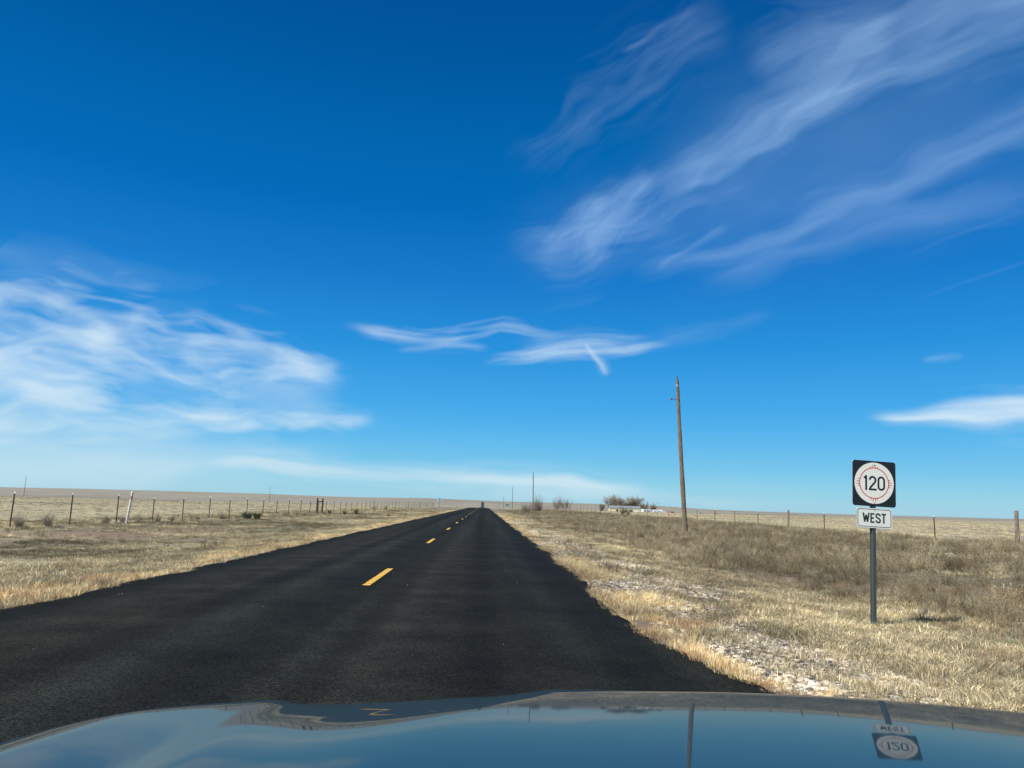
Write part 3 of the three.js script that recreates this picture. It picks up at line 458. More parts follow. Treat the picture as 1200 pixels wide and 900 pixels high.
// ------------------------------------------------------------------ utility poles and wire
function makePole(name, label, group, at, h, lean, detail) {
  const p = thing(name, label, 'utility pole', group, at);
  const pts = [], N = detail ? 14 : 4; for (let i = 0; i <= N; i++) { const t = i / N; pts.push(V(-lean * h * (t + 0.25 * t * (1 - t)) * 0.95, -0.4 + (h + 0.4) * t, detail ? Math.sin(t * 5) * 0.02 : 0)); }
  const sides = detail ? 14 : 7, g = tubePath(pts, (t) => lerp(0.155, 0.1, t) * (detail ? 1 + 0.06 * Math.sin(t * 23) : 1), sides), uv = []; for (let i = 0; i <= N; i++) for (let k = 0; k < sides; k++) uv.push(k / sides * 2, i / N * h / 1.4); g.setAttribute('uv', new THREE.Float32BufferAttribute(uv, 2));
  const top = pts[N];
  part(p, 'shaft', mergeGeometries([g.index ? g.toNonIndexed() : g, (() => { const c = new THREE.CircleGeometry(0.1, sides).rotateX(-Math.PI / 2).translate(top.x, top.y, top.z).toNonIndexed(); return c; })()].map((q) => { q.deleteAttribute('normal'); q.computeVertexNormals(); return q; })), poleWood);
  if (detail) { g.computeVertexNormals(); }
  const pin = part(p, 'top_pin', new THREE.CylinderGeometry(0.015, 0.02, 0.16, 6).translate(top.x, top.y + 0.07, top.z), darkIron);
  part(pin, 'insulator', new THREE.CylinderGeometry(0.05, 0.065, 0.13, 8).translate(top.x, top.y + 0.17, top.z), porcelain);
  const by = h - 1.25, bx = -lean * h * (by / h) * 0.97;
  const br = part(p, 'bracket', new THREE.CylinderGeometry(0.018, 0.018, 0.42, 6).rotateZ(Math.PI / 2).translate(bx - 0.28, by, 0), darkIron);
  part(br, 'insulator', new THREE.CylinderGeometry(0.045, 0.06, 0.13, 8).translate(bx - 0.44, by + 0.03, 0), porcelain);
  if (detail) { part(p, 'tin_band', new THREE.CylinderGeometry(0.112, 0.112, 0.12, 12, 1, true).translate(top.x + 0.004, h - 0.35, top.z), galvanised); for (const [yy, zz] of [[h - 0.18, 0.09], [h - 0.3, 0.1], [by, 0.11]]) part(p, 'bolt', new THREE.CylinderGeometry(0.018, 0.018, 0.05, 6).rotateX(Math.PI / 2).translate(-lean * yy + 0.03, yy, zz), rustSteel); }
  p.userData.tip = undefined; delete p.userData.tip;
  return { p, tip: V(at.x + bx - 0.44, at.y + by + 0.1, at.z), crown: V(at.x + top.x, at.y + top.y + 0.23, at.z) };
}
{
  const heads = [], spots = [[12.4, -47.5], [12.4, -196], [12.4, -339], [12.3, -486], [12.2, -633], [12.2, -780]];
  spots.forEach(([x, z], i) => heads.push(makePole('utility_pole', i === 0 ? 'tall weathered wooden utility pole leaning towards the road above the weed belt' : i === 1 ? 'straight wooden utility pole rising behind the bare roadside thicket' : 'small distant wooden utility pole in the line along the road', i > 1 ? 'distant poles of the roadside line' : undefined, V(x, groundY(x, z), z), i === 0 ? 9.55 : 9.6, i === 0 ? 0.052 : [0, 0.012, 0.004, -0.006, 0.01, 0][i], i === 0)));
  for (let i = 1; i < 4; i++) {
    const a = heads[i - 1].tip, b = heads[i].tip, pts = []; for (let k = 0; k <= 24; k++) { const t = k / 24, q = a.clone().lerp(b, t); q.y -= 4 * 0.9 * t * (1 - t); pts.push(q); }
    const w = new THREE.Mesh(tubePath(pts, 0.0022, 4), wireMat); w.name = named('overhead_wire'); w.userData = { label: i === 1 ? 'thin overhead wire running from the tall leaning pole to the pole by the thicket' : i === 2 ? 'thin overhead wire running on from the pole by the thicket' : 'thin overhead wire between two small distant poles', category: 'wire' }; w.castShadow = true; scene.add(w);
  }
  for (const [px, z, lab] of [[28, -415, 'lone utility pole on the pasture brow behind the wire fence, far from the road'], [316, -480, 'lone utility pole standing before the long grey slope beyond the fence'], [542, -760, 'faint far utility pole beside the road where it drops over the brow'], [535.5, -980, 'tiny utility pole standing beyond the blank sign back']]) {
    const d = direction(px, 580), x = d.x / -d.z * -z; makePole('field_pole', lab, undefined, V(x, groundY(x, z), z), z < -700 ? 12 : 13.5, 0.0, false);
  }
}

// ------------------------------------------------------------------ fences
function makeFence(name, label, x0, zs, wood, heights, postLean) {
  const R = rng(zs.length), f = thing(name, label, 'fence', null, V(0, 0, 0)), tops = [];
  const tpost = mergeGeometries([box(0.052, 1.75, 0.008, 0, 0.45, 0), box(0.008, 1.75, 0.045, 0, 0.45, -0.0265)]), tip = mergeGeometries([box(0.055, 0.09, 0.011, 0, 1.29, 0), box(0.011, 0.09, 0.047, 0, 1.29, -0.0295)]);
  const wpost = new THREE.CylinderGeometry(0.07, 0.085, 1.9, 8).translate(0, 0.5, 0);
  zs.forEach((z, i) => {
    const x = x0 + (R() - 0.5) * 0.12, y = groundY(x, z), w = wood(i), lean = (R() - 0.5) * 0.07 + postLean, fore = (R() - 0.5) * 0.07;
    const p = part(f, 'post', w ? wpost : tpost, w ? greyWood : rustSteel, w ? 'stout grey wooden post' : undefined); p.position.set(x, y, z); p.rotation.set(fore, R() * 0.5, lean); p.scale.setScalar(w ? (w === 2 ? 1.12 : 1) : 0.96 + R() * 0.08);
    if (!w && z > -130) part(p, 'painted_tip', tip, whitePaint);
    tops.push((h) => V(x - h * lean, y + h, z + h * fore));
  });
  heights.forEach((h) => { const pts = []; tops.forEach((t, i) => { pts.push(t(h)); if (i < tops.length - 1) { const m = t(h).lerp(tops[i + 1](h), 0.5); m.y -= 0.02 + 0.02 * R(); pts.push(m); } }); part(f, 'wire', tubePath(pts, 0.0035, 3), wireMat); });
}
{
  const l = []; for (let z = -25.4; z > -275; z -= 4.13) l.push(z + (hash2(Math.round(z * 10), 3) - 0.5) * 0.3);
  makeFence('wire_fence', 'barbed wire fence on rusty steel posts with pale tips beside the white leaning marker', -17.45, l, (i) => (i > 22 && i % 7 === 3 ? 1 : 0), [0.35, 0.65, 0.95, 1.2], -0.02);
  const r = []; for (let z = -28.3; z > -330; z -= 6.7) r.push(z + (hash2(Math.round(z * 10), 5) - 0.5) * 0.4);
  makeFence('wire_fence', 'barbed wire fence with stout grey wooden posts behind the grey brown weed belt', 24.4, r, (i) => (i === 1 ? 2 : i % 5 === 0 ? 1 : 0), [0.4, 0.7, 1.0, 1.25], -0.01);
  // braced wooden assembly in the fence line
  const b = onGround(367, 604), h = thing('fence_brace', 'braced pair of dark wooden posts with a crossbar in the steel post fence', 'fence brace', null, V(-17.5, groundY(-17.5, -84), -84));
  const dk = new THREE.MeshStandardMaterial({ color: new THREE.Color(0.26, 0.21, 0.16), map: woodMap, roughness: 0.95 });
  for (const z of [-1.3, 1.4]) part(h, 'post', new THREE.CylinderGeometry(0.09, 0.1, 2.0, 8).translate(0, 0.55, z), dk);
  part(h, 'crossbar', new THREE.CylinderGeometry(0.05, 0.055, 2.5, 7).rotateX(Math.PI / 2).translate(0, 1.2, 0.05), dk); part(h, 'brace_wire', tubePath([V(0.1, 0.1, -1.3), V(0.1, 1.15, 1.4)], 0.006, 4), wireMat);
}
{ // leaning white marker
  const at = onGround(148, 614), m = thing('marker_post', 'white painted marker post leaning over beside the steel fence', 'marker post', null, at);
  m.rotation.set(0, 0, -0.09);
  part(m, 'shaft', new THREE.CylinderGeometry(0.052, 0.055, 1.75, 10).translate(0, 0.6, 0), new THREE.MeshStandardMaterial({ color: new THREE.Color(0.85, 0.84, 0.8), map: greyTexture(128, (u, v, i, j) => { const q = tfbm(u, v, 8, 77, 4), k = q > 0.66 ? 0.65 : 0.97 - 0.06 * hash2(i, j); return [255 * k, 250 * k, 240 * k]; }, 1, true), roughness: 0.6 }));
  part(m, 'rust_band', new THREE.CylinderGeometry(0.0545, 0.0545, 0.16, 10, 1, true).translate(0, 1.24, 0), std(0.42, 0.25, 0.18, 0.85)); part(m, 'cap', new THREE.CylinderGeometry(0.045, 0.06, 0.05, 10).translate(0, 1.5, 0), whitePaint);
}

// ------------------------------------------------------------------ shrubs and bare trees
const shrubTint = { grey: [0.36, 0.305, 0.225], brown: [0.27, 0.22, 0.16], dark: [0.19, 0.16, 0.12], green: [0.19, 0.21, 0.105], pale: [0.46, 0.39, 0.28] };
const tints = {}; function tintMat(k) { return tints[k] ??= new THREE.MeshStandardMaterial({ vertexColors: true, color: new THREE.Color(...shrubTint[k]), roughness: 0.95 }); }
const shrubGeo = {
  ball: [41, 42, 43].map((s) => twigGeo(s, { stems: 18, height: 0.62, spread: 0.1, levels: 2, kids: 5, r0: 0.009, flakes: 2, flakeSize: 0.016, angle: 1.0, up: 0.12, wob: 0.6, openness: 1.3 })),
  spiky: [51, 52].map((s) => bladeClump(s, 420, 0.95, 0.25, 0.018, 0.25, 0.75)),
  thicket: [61, 62].map((s) => twigGeo(s, { stems: 26, height: 0.9, spread: 0.55, levels: 2, kids: 4, r0: 0.013, flakes: 1, flakeSize: 0.014, angle: 0.55, up: 0.35, wob: 0.35 })),
};
const stemGeo = (s) => twigGeo(s, { stems: 5, height: 0.3, spread: 0.06, levels: 0, r0: 0.014, angle: 0.4 });
const stems1 = stemGeo(71);
function shrub(name, label, kind, tint, px, pyBase, wPx, hPx, i = 0, group, dist) {
  const at = dist ? (() => { const d = direction(px, pyBase), t = dist / -d.z; return V(d.x * t, groundY(d.x * t, d.z * t), d.z * t); })() : onGround(px, pyBase);
  const far = Math.hypot(at.x, at.z), g = shrubGeo[kind][i % shrubGeo[kind].length]; g.computeBoundingBox();
  const bb = g.boundingBox, H = hPx / FOCAL * -at.z, W = wPx / FOCAL * -at.z;
  const o = thing(name, label, 'shrub', group, at); const f = part(o, 'foliage', g, tintMat(tint)), s = part(o, 'stem', stems1, tintMat('dark'));
  f.scale.set(W / (bb.max.x - bb.min.x), H / bb.max.y, W / (bb.max.x - bb.min.x)); s.scale.setScalar(H); o.rotation.y = i * 1.7 + px; return o;
}
shrub('tumbleweed', 'bushy grey brown weed midway between two steel fence posts, well clear of both', 'ball', 'grey', 56, 617.5, 17, 21, 0);
shrub('tumbleweed', 'sparse tangled weed caught around the foot of a steel fence post', 'ball', 'pale', 22, 617, 24, 22, 1);
shrub('low_shrub', 'low dark clump on bare ground at the foot of a steel fence post', 'ball', 'dark', 29, 620.5, 13, 5, 2);
shrub('tumbleweed', 'wide low brown weed short of the white leaning marker post', 'ball', 'brown', 124, 614, 15, 13, 2);
shrub('tumbleweed', 'grey weed tangled round the steel post next to the white leaning marker', 'ball', 'grey', 143, 613, 9, 12, 1);
shrub('tumbleweed', 'thin upright weed just past the white leaning marker post', 'ball', 'pale', 161, 612, 8, 14, 0);
shrub('tumbleweed', 'rounded weed against the second steel post past the white marker', 'ball', 'grey', 184, 611.5, 12, 13, 2);
for (const [x, y, w, h, i] of [[201, 610.5, 13, 9, 1], [232, 609.5, 9, 8, 0], [259, 608.5, 8, 11, 2], [262, 608, 9, 6, 1], [277, 607.5, 8, 6, 0], [318, 605.5, 9, 5, 2], [334, 605, 9, 7, 0], [347, 604.5, 8, 8, 1], [357, 604.3, 8, 6, 2], [381, 602.8, 7, 6, 1], [438, 597.5, 8, 6, 0], [452, 597, 7, 6, 1]]) shrub('fence_weed', 'small grey brown weed clump growing along the steel post fence', 'ball', i === 1 ? 'brown' : 'grey', x, y, w, h, i, 'weed clumps along the steel post fence');
shrub('green_shrub', 'widest dark green spiky shrub in front of the steel post fence', 'spiky', 'green', 289, 608.3, 24, 10.5, 0);
shrub('green_shrub', 'dark green spiky shrub touching the widest one before the fence', 'spiky', 'green', 301, 608.3, 21, 9.5, 1);
for (const [x, y, w, h, i] of [[386, 602.2, 9, 6, 0], [404, 603.6, 9, 6, 1], [417, 602.6, 10, 7, 0], [455, 605.3, 5, 3.5, 1]]) shrub('green_shrub', 'small dark green shrub between the fence and the road beyond the wooden brace', 'spiky', 'green', x, y, w, h, i, 'small green shrubs by the fence');
// thickets and scrub across the road
shrub('thicket', 'low dense bare thicket at the foot of the straight utility pole', 'thicket', 'dark', 618, 601.5, 20, 16, 0);
shrub('thicket', 'tall wispy bare thicket right beside the straight utility pole', 'thicket', 'brown', 630, 600, 18, 27, 1);
shrub('thicket', 'dark bare thicket filling in around the straight utility pole', 'thicket', 'dark', 628, 600, 20, 16, 0);
shrub('thicket', 'leafless bush with many upright twigs standing apart on the weed belt', 'thicket', 'brown', 653, 596.5, 19, 19, 1);
shrub('thicket', 'leafless twiggy bush joined to the upright one on the weed belt', 'thicket', 'brown', 663, 596.5, 19, 17, 0);
shrub('scrub', 'large rounded dark bush before the yellow house', 'ball', 'dark', 729, 606.5, 17, 13, 1, undefined, 150);
shrub('scrub', 'square edged dark bush beside the rounded one before the yellow house', 'ball', 'brown', 736, 606.5, 7, 8, 2, undefined, 150);
shrub('scrub', 'dark round bush standing alone short of the yellow house', 'ball', 'dark', 704.5, 599.5, 7, 9, 0, undefined, 260);
shrub('tall_weed', 'tall thin weed rising above the weed belt near a wooden fence post', 'ball', 'pale', 873, 612, 9, 13, 0, undefined, 62);
shrub('tall_weed', 'tall branching weed standing before the pasture behind the weed belt', 'ball', 'pale', 1150, 626, 12, 15, 1, undefined, 36);
shrub('dark_weed', 'small dark weed clump on the ditch floor beyond the route sign', 'ball', 'dark', 1156, 708, 12, 9, 2);
shrub('dark_weed', 'upright twiggy weed by the shadow of the route sign', 'ball', 'grey', 1083, 722, 13, 16, 0);

function bareTree(name, label, px, h, z, seed, spread, group) {
  const d = direction(px, 590), x = d.x / -d.z * -z, at = V(x, groundY(x, z), z), o = thing(name, label, 'tree', group, at);
  part(o, 'trunk', tubePath([V(0, -0.3, 0), V(0.05 * h * 0.2, h * 0.15, 0), V(0, h * 0.32, 0)], (t) => h * lerp(0.035, 0.022, t), 7), tintMat('brown'));
  const g = twigGeo(seed, { stems: 8, height: h * 0.62, spread: h * 0.05, levels: 3, kids: 5, r0: h * 0.016, flakes: 1, flakeSize: h * 0.018, angle: spread, up: 0.25, wob: 0.4 }); g.translate(0, h * 0.27, 0); g.computeBoundingBox(); g.scale(1, h / g.boundingBox.max.y, 1);
  part(o, 'crown', g, tintMat('grey')); return o;
}
[[718.5, 13, 101], [727, 11, 102], [736, 11.5, 103], [743.5, 13, 104]].forEach(([px, h, s]) => bareTree('bare_tree', 'leafless spreading tree rising behind the roof of the yellow house', px, h, -478, s, 0.45, 'trees behind the yellow house'));
bareTree('bare_tree', 'narrow upright tree between the yellow house and the white trailers', 755, 9, -470, 105, 0.35);
bareTree('bare_tree', 'leafless round tree rising behind the white trailers', 765, 8.2, -476, 106, 0.6);
bareTree('conifer', 'slender dark pole like tree beside the lone round bush', 706.2, 5.6, -420, 107, 0.2);

// ------------------------------------------------------------------ homestead beyond the brow
const at450 = (px, z) => { const d = direction(px, 595), x = d.x / -d.z * -z; return V(x, groundY(x, z), z); };
{
  const cream = std(0.72, 0.6, 0.34, 0.85), roofM = std(0.25, 0.275, 0.3, 0.6, 0.1), glass = new THREE.MeshPhysicalMaterial({ color: 0x0b0e10, roughness: 0.08 }), trim = std(0.75, 0.73, 0.66, 0.7), dark = std(0.12, 0.09, 0.07, 0.8);
  const c = at450(731.5, -450), h = thing('house', 'long low cream yellow house with a blue grey roof', 'house', null, c); h.rotation.y = -0.05;
  const L = 17.4, W = 8, wh = 3.0;
  for (const z of [W / 2, -W / 2]) part(h, 'wall', box(L, wh + 0.3, 0.2, 0, wh / 2 - 0.15, z), cream);
  for (const x of [-L / 2 + 0.1, L / 2 - 0.1]) { const s = new THREE.Shape(); s.moveTo(-W / 2 + 0.1, -0.3); s.lineTo(W / 2 - 0.1, -0.3); s.lineTo(W / 2 - 0.1, wh); s.lineTo(0, wh + 1.35); s.lineTo(-W / 2 + 0.1, wh); part(h, 'gable_wall', new THREE.ExtrudeGeometry(s, { depth: 0.2, bevelEnabled: false }).translate(0, 0, -0.1).rotateY(Math.PI / 2).translate(x, 0, 0), cream); }
  for (const sgn of [1, -1]) { const r = part(h, 'roof_slope', box(L + 0.8, 0.14, 4.6, 0, 0, 0), roofM); r.position.set(0, wh + 0.68, sgn * 2.12); r.rotation.x = sgn * 0.325; }
  for (const [x, w, hh] of [[-4.6, 1.5, 1.2], [0.6, 1.5, 1.2], [3.3, 2.2, 1.3]]) { const f = part(h, 'window', box(w, hh, 0.1, x, 1.75, W / 2 + 0.1), trim); part(f, 'pane', box(w - 0.2, hh - 0.2, 0.06, x, 1.75, W / 2 + 0.14), glass); }
  const dr = part(h, 'door', box(1, 2.1, 0.1, -1.9, 1.05, W / 2 + 0.1), dark); part(dr, 'handle', box(0.06, 0.06, 0.1, -1.55, 1.05, W / 2 + 0.18), galvanised);
  part(h, 'garage_door', box(2.6, 2.2, 0.1, 6.8, 1.1, W / 2 + 0.1), trim); part(h, 'chimney', box(0.7, 1.3, 0.7, -3, wh + 1.4, 0), std(0.32, 0.2, 0.15));
  const windowOn = (o, L_, W_, y) => { for (const x of [-L_ * 0.28, L_ * 0.22]) { const f = part(o, 'window', box(0.9, 0.6, 0.05, x, y, W_ / 2 + 0.03), trim); part(f, 'pane', box(0.75, 0.45, 0.04, x, y, W_ / 2 + 0.05), glass); } };
  const tyre = std(0.03, 0.03, 0.03, 0.9), white = std(0.82, 0.82, 0.8, 0.45);
  function wheelAt(o, x, y, z, r) { const w = part(o, 'wheel', new THREE.CylinderGeometry(r, r, 0.2, 14).rotateX(Math.PI / 2).translate(x, y, z), tyre); part(w, 'hub', new THREE.CylinderGeometry(r * 0.55, r * 0.55, 0.21, 10).rotateX(Math.PI / 2).translate(x, y, z), galvanised); }
  function trailer(label, px, z, L_, H_, turn) {
    const o = thing('travel_trailer', label, 'trailer', null, at450(px, z)); o.rotation.y = turn;
    const s = new THREE.Shape(), r = 0.4; s.moveTo(-L_ / 2, 0.6); s.lineTo(L_ / 2, 0.6); s.lineTo(L_ / 2, 0.6 + H_ - r); s.quadraticCurveTo(L_ / 2, 0.6 + H_, L_ / 2 - r, 0.6 + H_); s.lineTo(-L_ / 2 + r, 0.6 + H_); s.quadraticCurveTo(-L_ / 2, 0.6 + H_, -L_ / 2, 0.6 + H_ - r); s.closePath();
    part(o, 'body', new THREE.ExtrudeGeometry(s, { depth: 2.3, bevelEnabled: true, bevelSize: 0.06, bevelThickness: 0.06, bevelSegments: 2 }).translate(0, 0, -1.15), white);
    windowOn(o, L_, 2.44, 0.6 + H_ * 0.62); part(o, 'door', box(0.75, 1.8, 0.05, L_ * 0.02, 1.6, 1.25), std(0.5, 0.5, 0.5)); part(o, 'stripe', box(L_ * 0.96, 0.16, 0.03, 0, 0.6 + H_ * 0.35, 1.235), std(0.3, 0.33, 0.38));
    wheelAt(o, -0.5, 0.35, 1.12, 0.35); wheelAt(o, 0.4, 0.35, 1.12, 0.35); part(o, 'tow_bar', box(1.3, 0.1, 0.12, L_ / 2 + 0.65, 0.55, 0), dark);
  }
  trailer('smaller white travel trailer parked next to the yellow house', 757.5, -445, 5.2, 2.1, 0.25);
  trailer('long white travel trailer parked between the small trailer and the white shed', 770.5, -450, 5.6, 2.0, -0.1);
  const s = thing('shed', 'plain white shed next to the red truck', 'shed', null, at450(779.5, -452)); part(s, 'wall', box(4.6, 2.3, 3.4, 0, 1.15, 0), white); const sr = part(s, 'roof', box(5, 0.16, 3.9, 0, 2.42, 0), std(0.6, 0.6, 0.6, 0.5)); sr.rotation.z = 0.06; part(s, 'door', box(1.6, 1.9, 0.06, 0.6, 0.98, 1.74), std(0.45, 0.45, 0.45));
  function pickup(name, label, px, z, paint, turn) {
    const o = thing(name, label, 'truck', null, at450(px, z)); o.rotation.y = turn;
    const b = new THREE.Shape(); [[-2.6, 0.55], [2.6, 0.55], [2.65, 1.05], [1.35, 1.15], [0.75, 1.75], [-0.75, 1.78], [-0.85, 1.15], [-2.6, 1.12]].forEach(([x, y], i) => i ? b.lineTo(x, y) : b.moveTo(x, y));
    part(o, 'body', new THREE.ExtrudeGeometry(b, { depth: 1.7, bevelEnabled: true, bevelSize: 0.06, bevelThickness: 0.08, bevelSegments: 2 }).translate(0, 0, -0.85), paint);
    for (const zz of [-0.94, 0.94]) part(o, 'side_window', box(1.15, 0.42, 0.03, -0.02, 1.45, zz), glass);
    part(o, 'windscreen', box(0.03, 0.7, 1.5, 0, 0, 0), glass).position.set(1.13, 1.5, 0); o.children[o.children.length - 1].rotation.z = 0.78;
    for (const x of [-1.65, 1.7]) for (const zz of [-0.85, 0.85]) wheelAt(o, x, 0.38, zz, 0.38);
    for (const zz of [-0.65, 0.65]) part(o, 'headlight', box(0.06, 0.2, 0.3, 2.68, 0.9, zz), trim); part(o, 'bumper', box(0.14, 0.22, 1.85, 2.7, 0.58, 0), galvanised);
  }
  pickup('pickup_truck', 'red pickup truck parked at the end of the white shed', 787, -448, std(0.42, 0.09, 0.05, 0.4), 0.1);
  pickup('pickup_truck', 'pale green pickup truck parked alone out past the red truck', 820, -470, std(0.3, 0.4, 0.38, 0.4), 0.15);
  pickup('pickup_truck', 'dull orange pickup truck standing in the pasture past the pale green one', 838, -480, std(0.42, 0.16, 0.07, 0.5), -0.1);
  // farther farmstead
  const farRoof = std(0.13, 0.15, 0.18, 0.6), barn = at450(886, -880), bo = thing('barn', 'low dark roofed barn among far trees beyond the pasture', 'barn', null, barn);
  part(bo, 'wall', box(24, 4, 10, 0, 2, 0), std(0.16, 0.17, 0.19)); for (const sg of [1, -1]) { const r = part(bo, 'roof_slope', box(25, 0.2, 5.8, 0, 0, 0), farRoof); r.position.set(0, 4.9, sg * 2.6); r.rotation.x = sg * 0.35; } part(bo, 'door', box(4, 3.2, 0.1, -3, 1.6, 5.1), std(0.5, 0.5, 0.48));
  for (const [px, hh, sd] of [[866, 8.5, 111], [878, 7, 112], [893, 6.4, 113], [901, 6, 114]]) bareTree('dark_tree', 'dark far tree standing around the low dark roofed barn', px, hh, -890, sd, 0.7, 'trees round the far barn');
  const ho = thing('cabin', 'tiny pale cabin alone on the far pasture edge', 'cabin', null, at450(946.5, -760)); part(ho, 'wall', box(5, 3, 5, 0, 1.5, 0), white); for (const sg of [1, -1]) { const r = part(ho, 'roof_slope', box(5.6, 0.16, 3.3, 0, 0, 0), roofM); r.position.set(0, 3.6, sg * 1.35); r.rotation.x = sg * 0.5; }
  // truck far along the road
  const tz = -360, tk = thing('box_truck', 'grey box truck far down the road over the brow', 'truck', null, V(-0.8, roadY(tz), tz));
  part(tk, 'cargo_box', box(2.1, 2.75, 6.5, 0, 2.1, -3.2), std(0.36, 0.36, 0.36, 0.5)); part(tk, 'rear_door', box(1.1, 2.3, 0.06, 0.2, 2.0, 0.09), std(0.06, 0.06, 0.07)); part(tk, 'cab', box(2.2, 1.9, 1.9, 0, 1.6, -7.6), white); part(tk, 'bumper', box(2.3, 0.25, 0.2, 0, 0.6, 0.05), dark);
  for (const x of [-1, 1]) for (const z of [-1.6, -7.2]) { const w = part(tk, 'wheel', new THREE.CylinderGeometry(0.48, 0.48, 0.35, 14).rotateZ(Math.PI / 2).translate(x, 0.48, z), tyre); part(w, 'hub', new THREE.CylinderGeometry(0.25, 0.25, 0.36, 10).rotateZ(Math.PI / 2).translate(x, 0.48, z), galvanised); }
}
{ // far road signs
  const a = V(-12.6, groundY(-12.6, -222), -222), s = thing('guide_sign', 'bare metal back of a wide guide sign on one post', 'road sign', null, a);
  part(s, 'panel', box(1.55, 1.05, 0.03, 0, 2.3, 0), std(0.62, 0.68, 0.7, 0.4, 0.5)); part(s, 'post', box(0.12, 3.1, 0.1, 0, 1.3, 0.07), std(0.2, 0.2, 0.2, 0.7, 0.3)); for (const y of [2.05, 2.6]) part(s, 'brace_rail', box(1.4, 0.06, 0.04, 0, y, 0.035), galvanised);
  const b = V(6.2, groundY(6.2, -205), -205), g = thing('green_sign', 'small green roadside name sign on two posts', 'road sign', null, b);
  part(g, 'panel', box(0.95, 0.5, 0.02, 0, 1.55, 0.05), std(0.02, 0.24, 0.19, 0.45)); part(g, 'border', mergeGeometries([box(0.93, 0.02, 0.004, 0, 1.785, 0.063), box(0.93, 0.02, 0.004, 0, 1.315, 0.063)]), whitePaint); for (const x of [-0.3, 0.3]) part(g, 'post', box(0.06, 2.0, 0.06, x, 0.7, 0.005), galvanised);
}
{ // pale litter in the ditch
  const bone = onGround(1119, 656), o = thing('pale_stick', 'bleached forked stick lying at the edge of the weed belt', 'stick', null, bone);
  part(o, 'branch', tubePath([V(-0.13, 0.2, 0), V(-0.06, 0.17, 0.02), V(0.03, 0.1, 0), V(0.12, 0.02, 0.03)], (t) => 0.016 - 0.006 * t, 6), std(0.75, 0.7, 0.6)); part(o, 'fork', tubePath([V(-0.06, 0.17, 0.02), V(-0.1, 0.1, 0.05), V(-0.13, 0.06, 0.04)], 0.009, 5), std(0.7, 0.65, 0.55));
  for (const [px, py, s, lab] of [[915, 641.5, 0.16, 'pale flat rock lying at the front of the weed belt'], [1198.5, 733, 0.055, 'small white rock on the ditch grass past the shadow of the route sign']]) { const g = new THREE.IcosahedronGeometry(s, 2), p = g.attributes.position; for (let i = 0; i < p.count; i++) { const f = 0.75 + 0.5 * noise(p.getX(i) / s * 1.6 + 9, p.getY(i) / s * 1.6 + p.getZ(i) / s * 1.3 + px); p.setXYZ(i, p.getX(i) * f * 1.3, p.getY(i) * f * 0.6, p.getZ(i) * f); } g.computeVertexNormals(); const r = new THREE.Mesh(g, std(0.68, 0.64, 0.57, 0.9)); r.name = named('pale_rock'); r.userData = { label: lab, category: 'rock' }; r.position.copy(onGround(px, py)); r.position.y += s * 0.15; r.castShadow = r.receiveShadow = true; scene.add(r); }
}

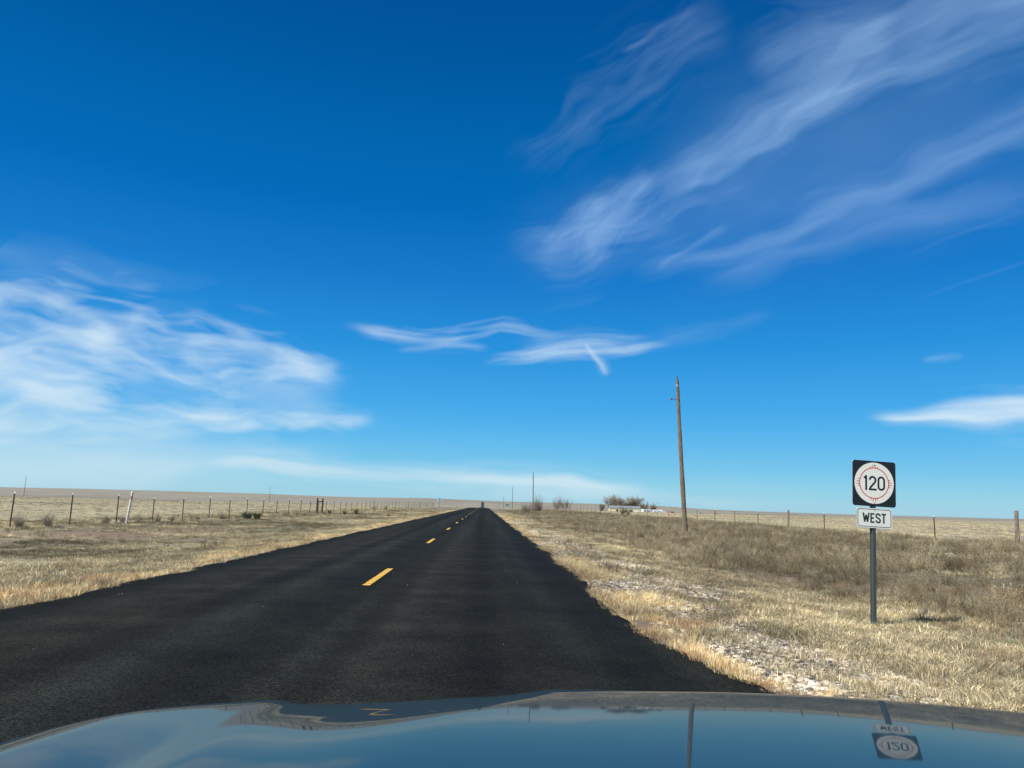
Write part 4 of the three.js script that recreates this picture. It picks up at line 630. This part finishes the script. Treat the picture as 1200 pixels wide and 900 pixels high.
// ------------------------------------------------------------------ the car that the photograph is taken from
{
  const cx = 0.5, half = 1.1;
  const nose = (X) => { const r = Math.abs(X - cx) / half; return 1.61 - 0.2 * r * r - 0.3 * Math.pow(r, 7); };
  const car = thing('car', 'slate blue car with a glossy creased hood mirroring the sky and route sign', 'car', null, V(0, 0, 0));
  function hoodY(X, d) {
    const r = (X - cx) / half, q = 1.6 - d;
    let y = 0.919 + 0.1505 * q - 0.04 * q * q;
    const f = sstep(0.5, 1.5, d);                                                            // relief grows towards the nose
    const crease = 0.02 + 0.11 * sstep(0.9, 1.58, d);
    const dish = sstep(-0.37, -0.29, X) * sstep(crease + 0.015, crease - lerp(0.4, 0.09, sstep(0.9, 1.5, d)), X);   // shallow valley, deeper towards the nose
    const start = lerp(0.98, 1.2, sstep(-0.33, 0.08, X)), k = Math.max(0, d - start) / (1.56 - start);
    y -= dish * (0.014 * sstep(0.3, 1.4, d) * sstep(0.1, -0.25, X) + 0.02 * Math.pow(k, 2.4));
    y -= sstep(-0.05, -0.4, X) * 0.014 * (1 - dish);
    if (X > 0.45) y -= 0.065 * (X - 0.45) * (X - 0.45);                                      // falls away towards the far fender
    const e = nose(X) - d;                                                                    // rolled front edge
    if (e < 0.16) y -= Math.pow((0.16 - e) / 0.16, 2.4) * 0.009;
    const s = Math.max(0, Math.abs(r) - 0.9) / 0.1; y -= 0.02 * s * s;
    return y;
  }
  const paint = new THREE.MeshPhysicalMaterial({ color: new THREE.Color(0.015, 0.033, 0.043), roughness: 0.6, specularIntensity: 0.15, clearcoat: 0.5, clearcoatRoughness: 0.03 });
  const nu = 220, nv = 160, p = [], id = [];
  for (let j = 0; j <= nv; j++) for (let i = 0; i <= nu; i++) { const X = cx + half * (i / nu * 2 - 1), d = lerp(0.42, nose(X), j / nv); p.push(X, hoodY(X, d), -d); if (i && j) { const k = j * (nu + 1) + i; id.push(k - nu - 2, k - nu - 1, k, k - nu - 2, k, k - 1); } }
  const g = new THREE.BufferGeometry(); g.setAttribute('position', new THREE.Float32BufferAttribute(p, 3)); g.setIndex(id); g.computeVertexNormals();
  part(car, 'hood', g, paint, 'glossy creased hood');
  // front fascia: rolls over from the hood lip down to the bumper
  const rows = [[0, 0], [0.012, -0.008], [0.022, -0.03], [0.03, -0.09], [0.05, -0.2], [0.09, -0.32], [0.1, -0.42], [0.05, -0.54], [0.0, -0.6]], fp = [], fi = [];
  rows.forEach(([o, dy], j) => { for (let i = 0; i <= nu; i++) { const X = cx + half * (i / nu * 2 - 1); fp.push(X, hoodY(X, nose(X)) + dy, -nose(X) - o); if (i && j) { const k = j * (nu + 1) + i; fi.push(k - nu - 2, k - nu - 1, k, k - nu - 2, k, k - 1); } } });
  const fg = new THREE.BufferGeometry(); fg.setAttribute('position', new THREE.Float32BufferAttribute(fp, 3)); fg.setIndex(fi); fg.computeVertexNormals(); part(car, 'front_fascia', fg, paint);
  for (const s of [-1, 1]) { // fenders
    const q = [], qi = [], N = 40, X = cx + s * half; for (let i = 0; i <= N; i++) { const d = lerp(0.42, nose(X), i / N), y = hoodY(X, d); [[0, 0], [0.012, -0.03], [0.03, -0.12], [0.035, -0.28], [0.015, -0.42]].forEach(([o, dy]) => q.push(X + s * o, y + dy, -d)); if (i) for (let k = 1; k < 5; k++) { const a = i * 5 + k; qi.push(a - 6, a - 5, a, a - 6, a, a - 1); } }
    const w = new THREE.BufferGeometry(); w.setAttribute('position', new THREE.Float32BufferAttribute(q, 3)); w.setIndex(qi); w.computeVertexNormals(); part(car, 'fender', w, paint);
    const wheel = part(car, 'wheel', new THREE.TorusGeometry(0.26, 0.1, 12, 32).rotateY(Math.PI / 2).translate(cx + s * 0.88, 0.36, -0.85), std(0.03, 0.03, 0.03, 0.9)); part(wheel, 'rim', new THREE.CylinderGeometry(0.22, 0.22, 0.16, 24).rotateZ(Math.PI / 2).translate(cx + s * 0.9, 0.36, -0.85), std(0.5, 0.5, 0.52, 0.3, 0.8));
    const lamp = part(car, 'headlight', box(0.34, 0.12, 0.05, 0, 0, 0), new THREE.MeshPhysicalMaterial({ color: new THREE.Color(0.6, 0.6, 0.6), roughness: 0.1, clearcoat: 1 })); const lx = cx + s * 0.66; lamp.position.set(lx, hoodY(lx, nose(lx)) - 0.17, -nose(lx) - 0.04); lamp.rotation.y = -s * 0.22;
  }
  const grille = part(car, 'grille', box(0.8, 0.2, 0.03, cx, 0.64, -1.69), std(0.02, 0.02, 0.02, 0.5)); for (let k = 0; k < 4; k++) part(grille, 'slat', box(0.78, 0.018, 0.02, cx, 0.57 + k * 0.046, -1.712), std(0.4, 0.4, 0.42, 0.3, 0.7));
  part(car, 'cowl', box(1.8, 0.05, 0.2, cx, 1.0, -0.33), std(0.03, 0.03, 0.03, 0.8));
}
renderer.render(scene, camera);
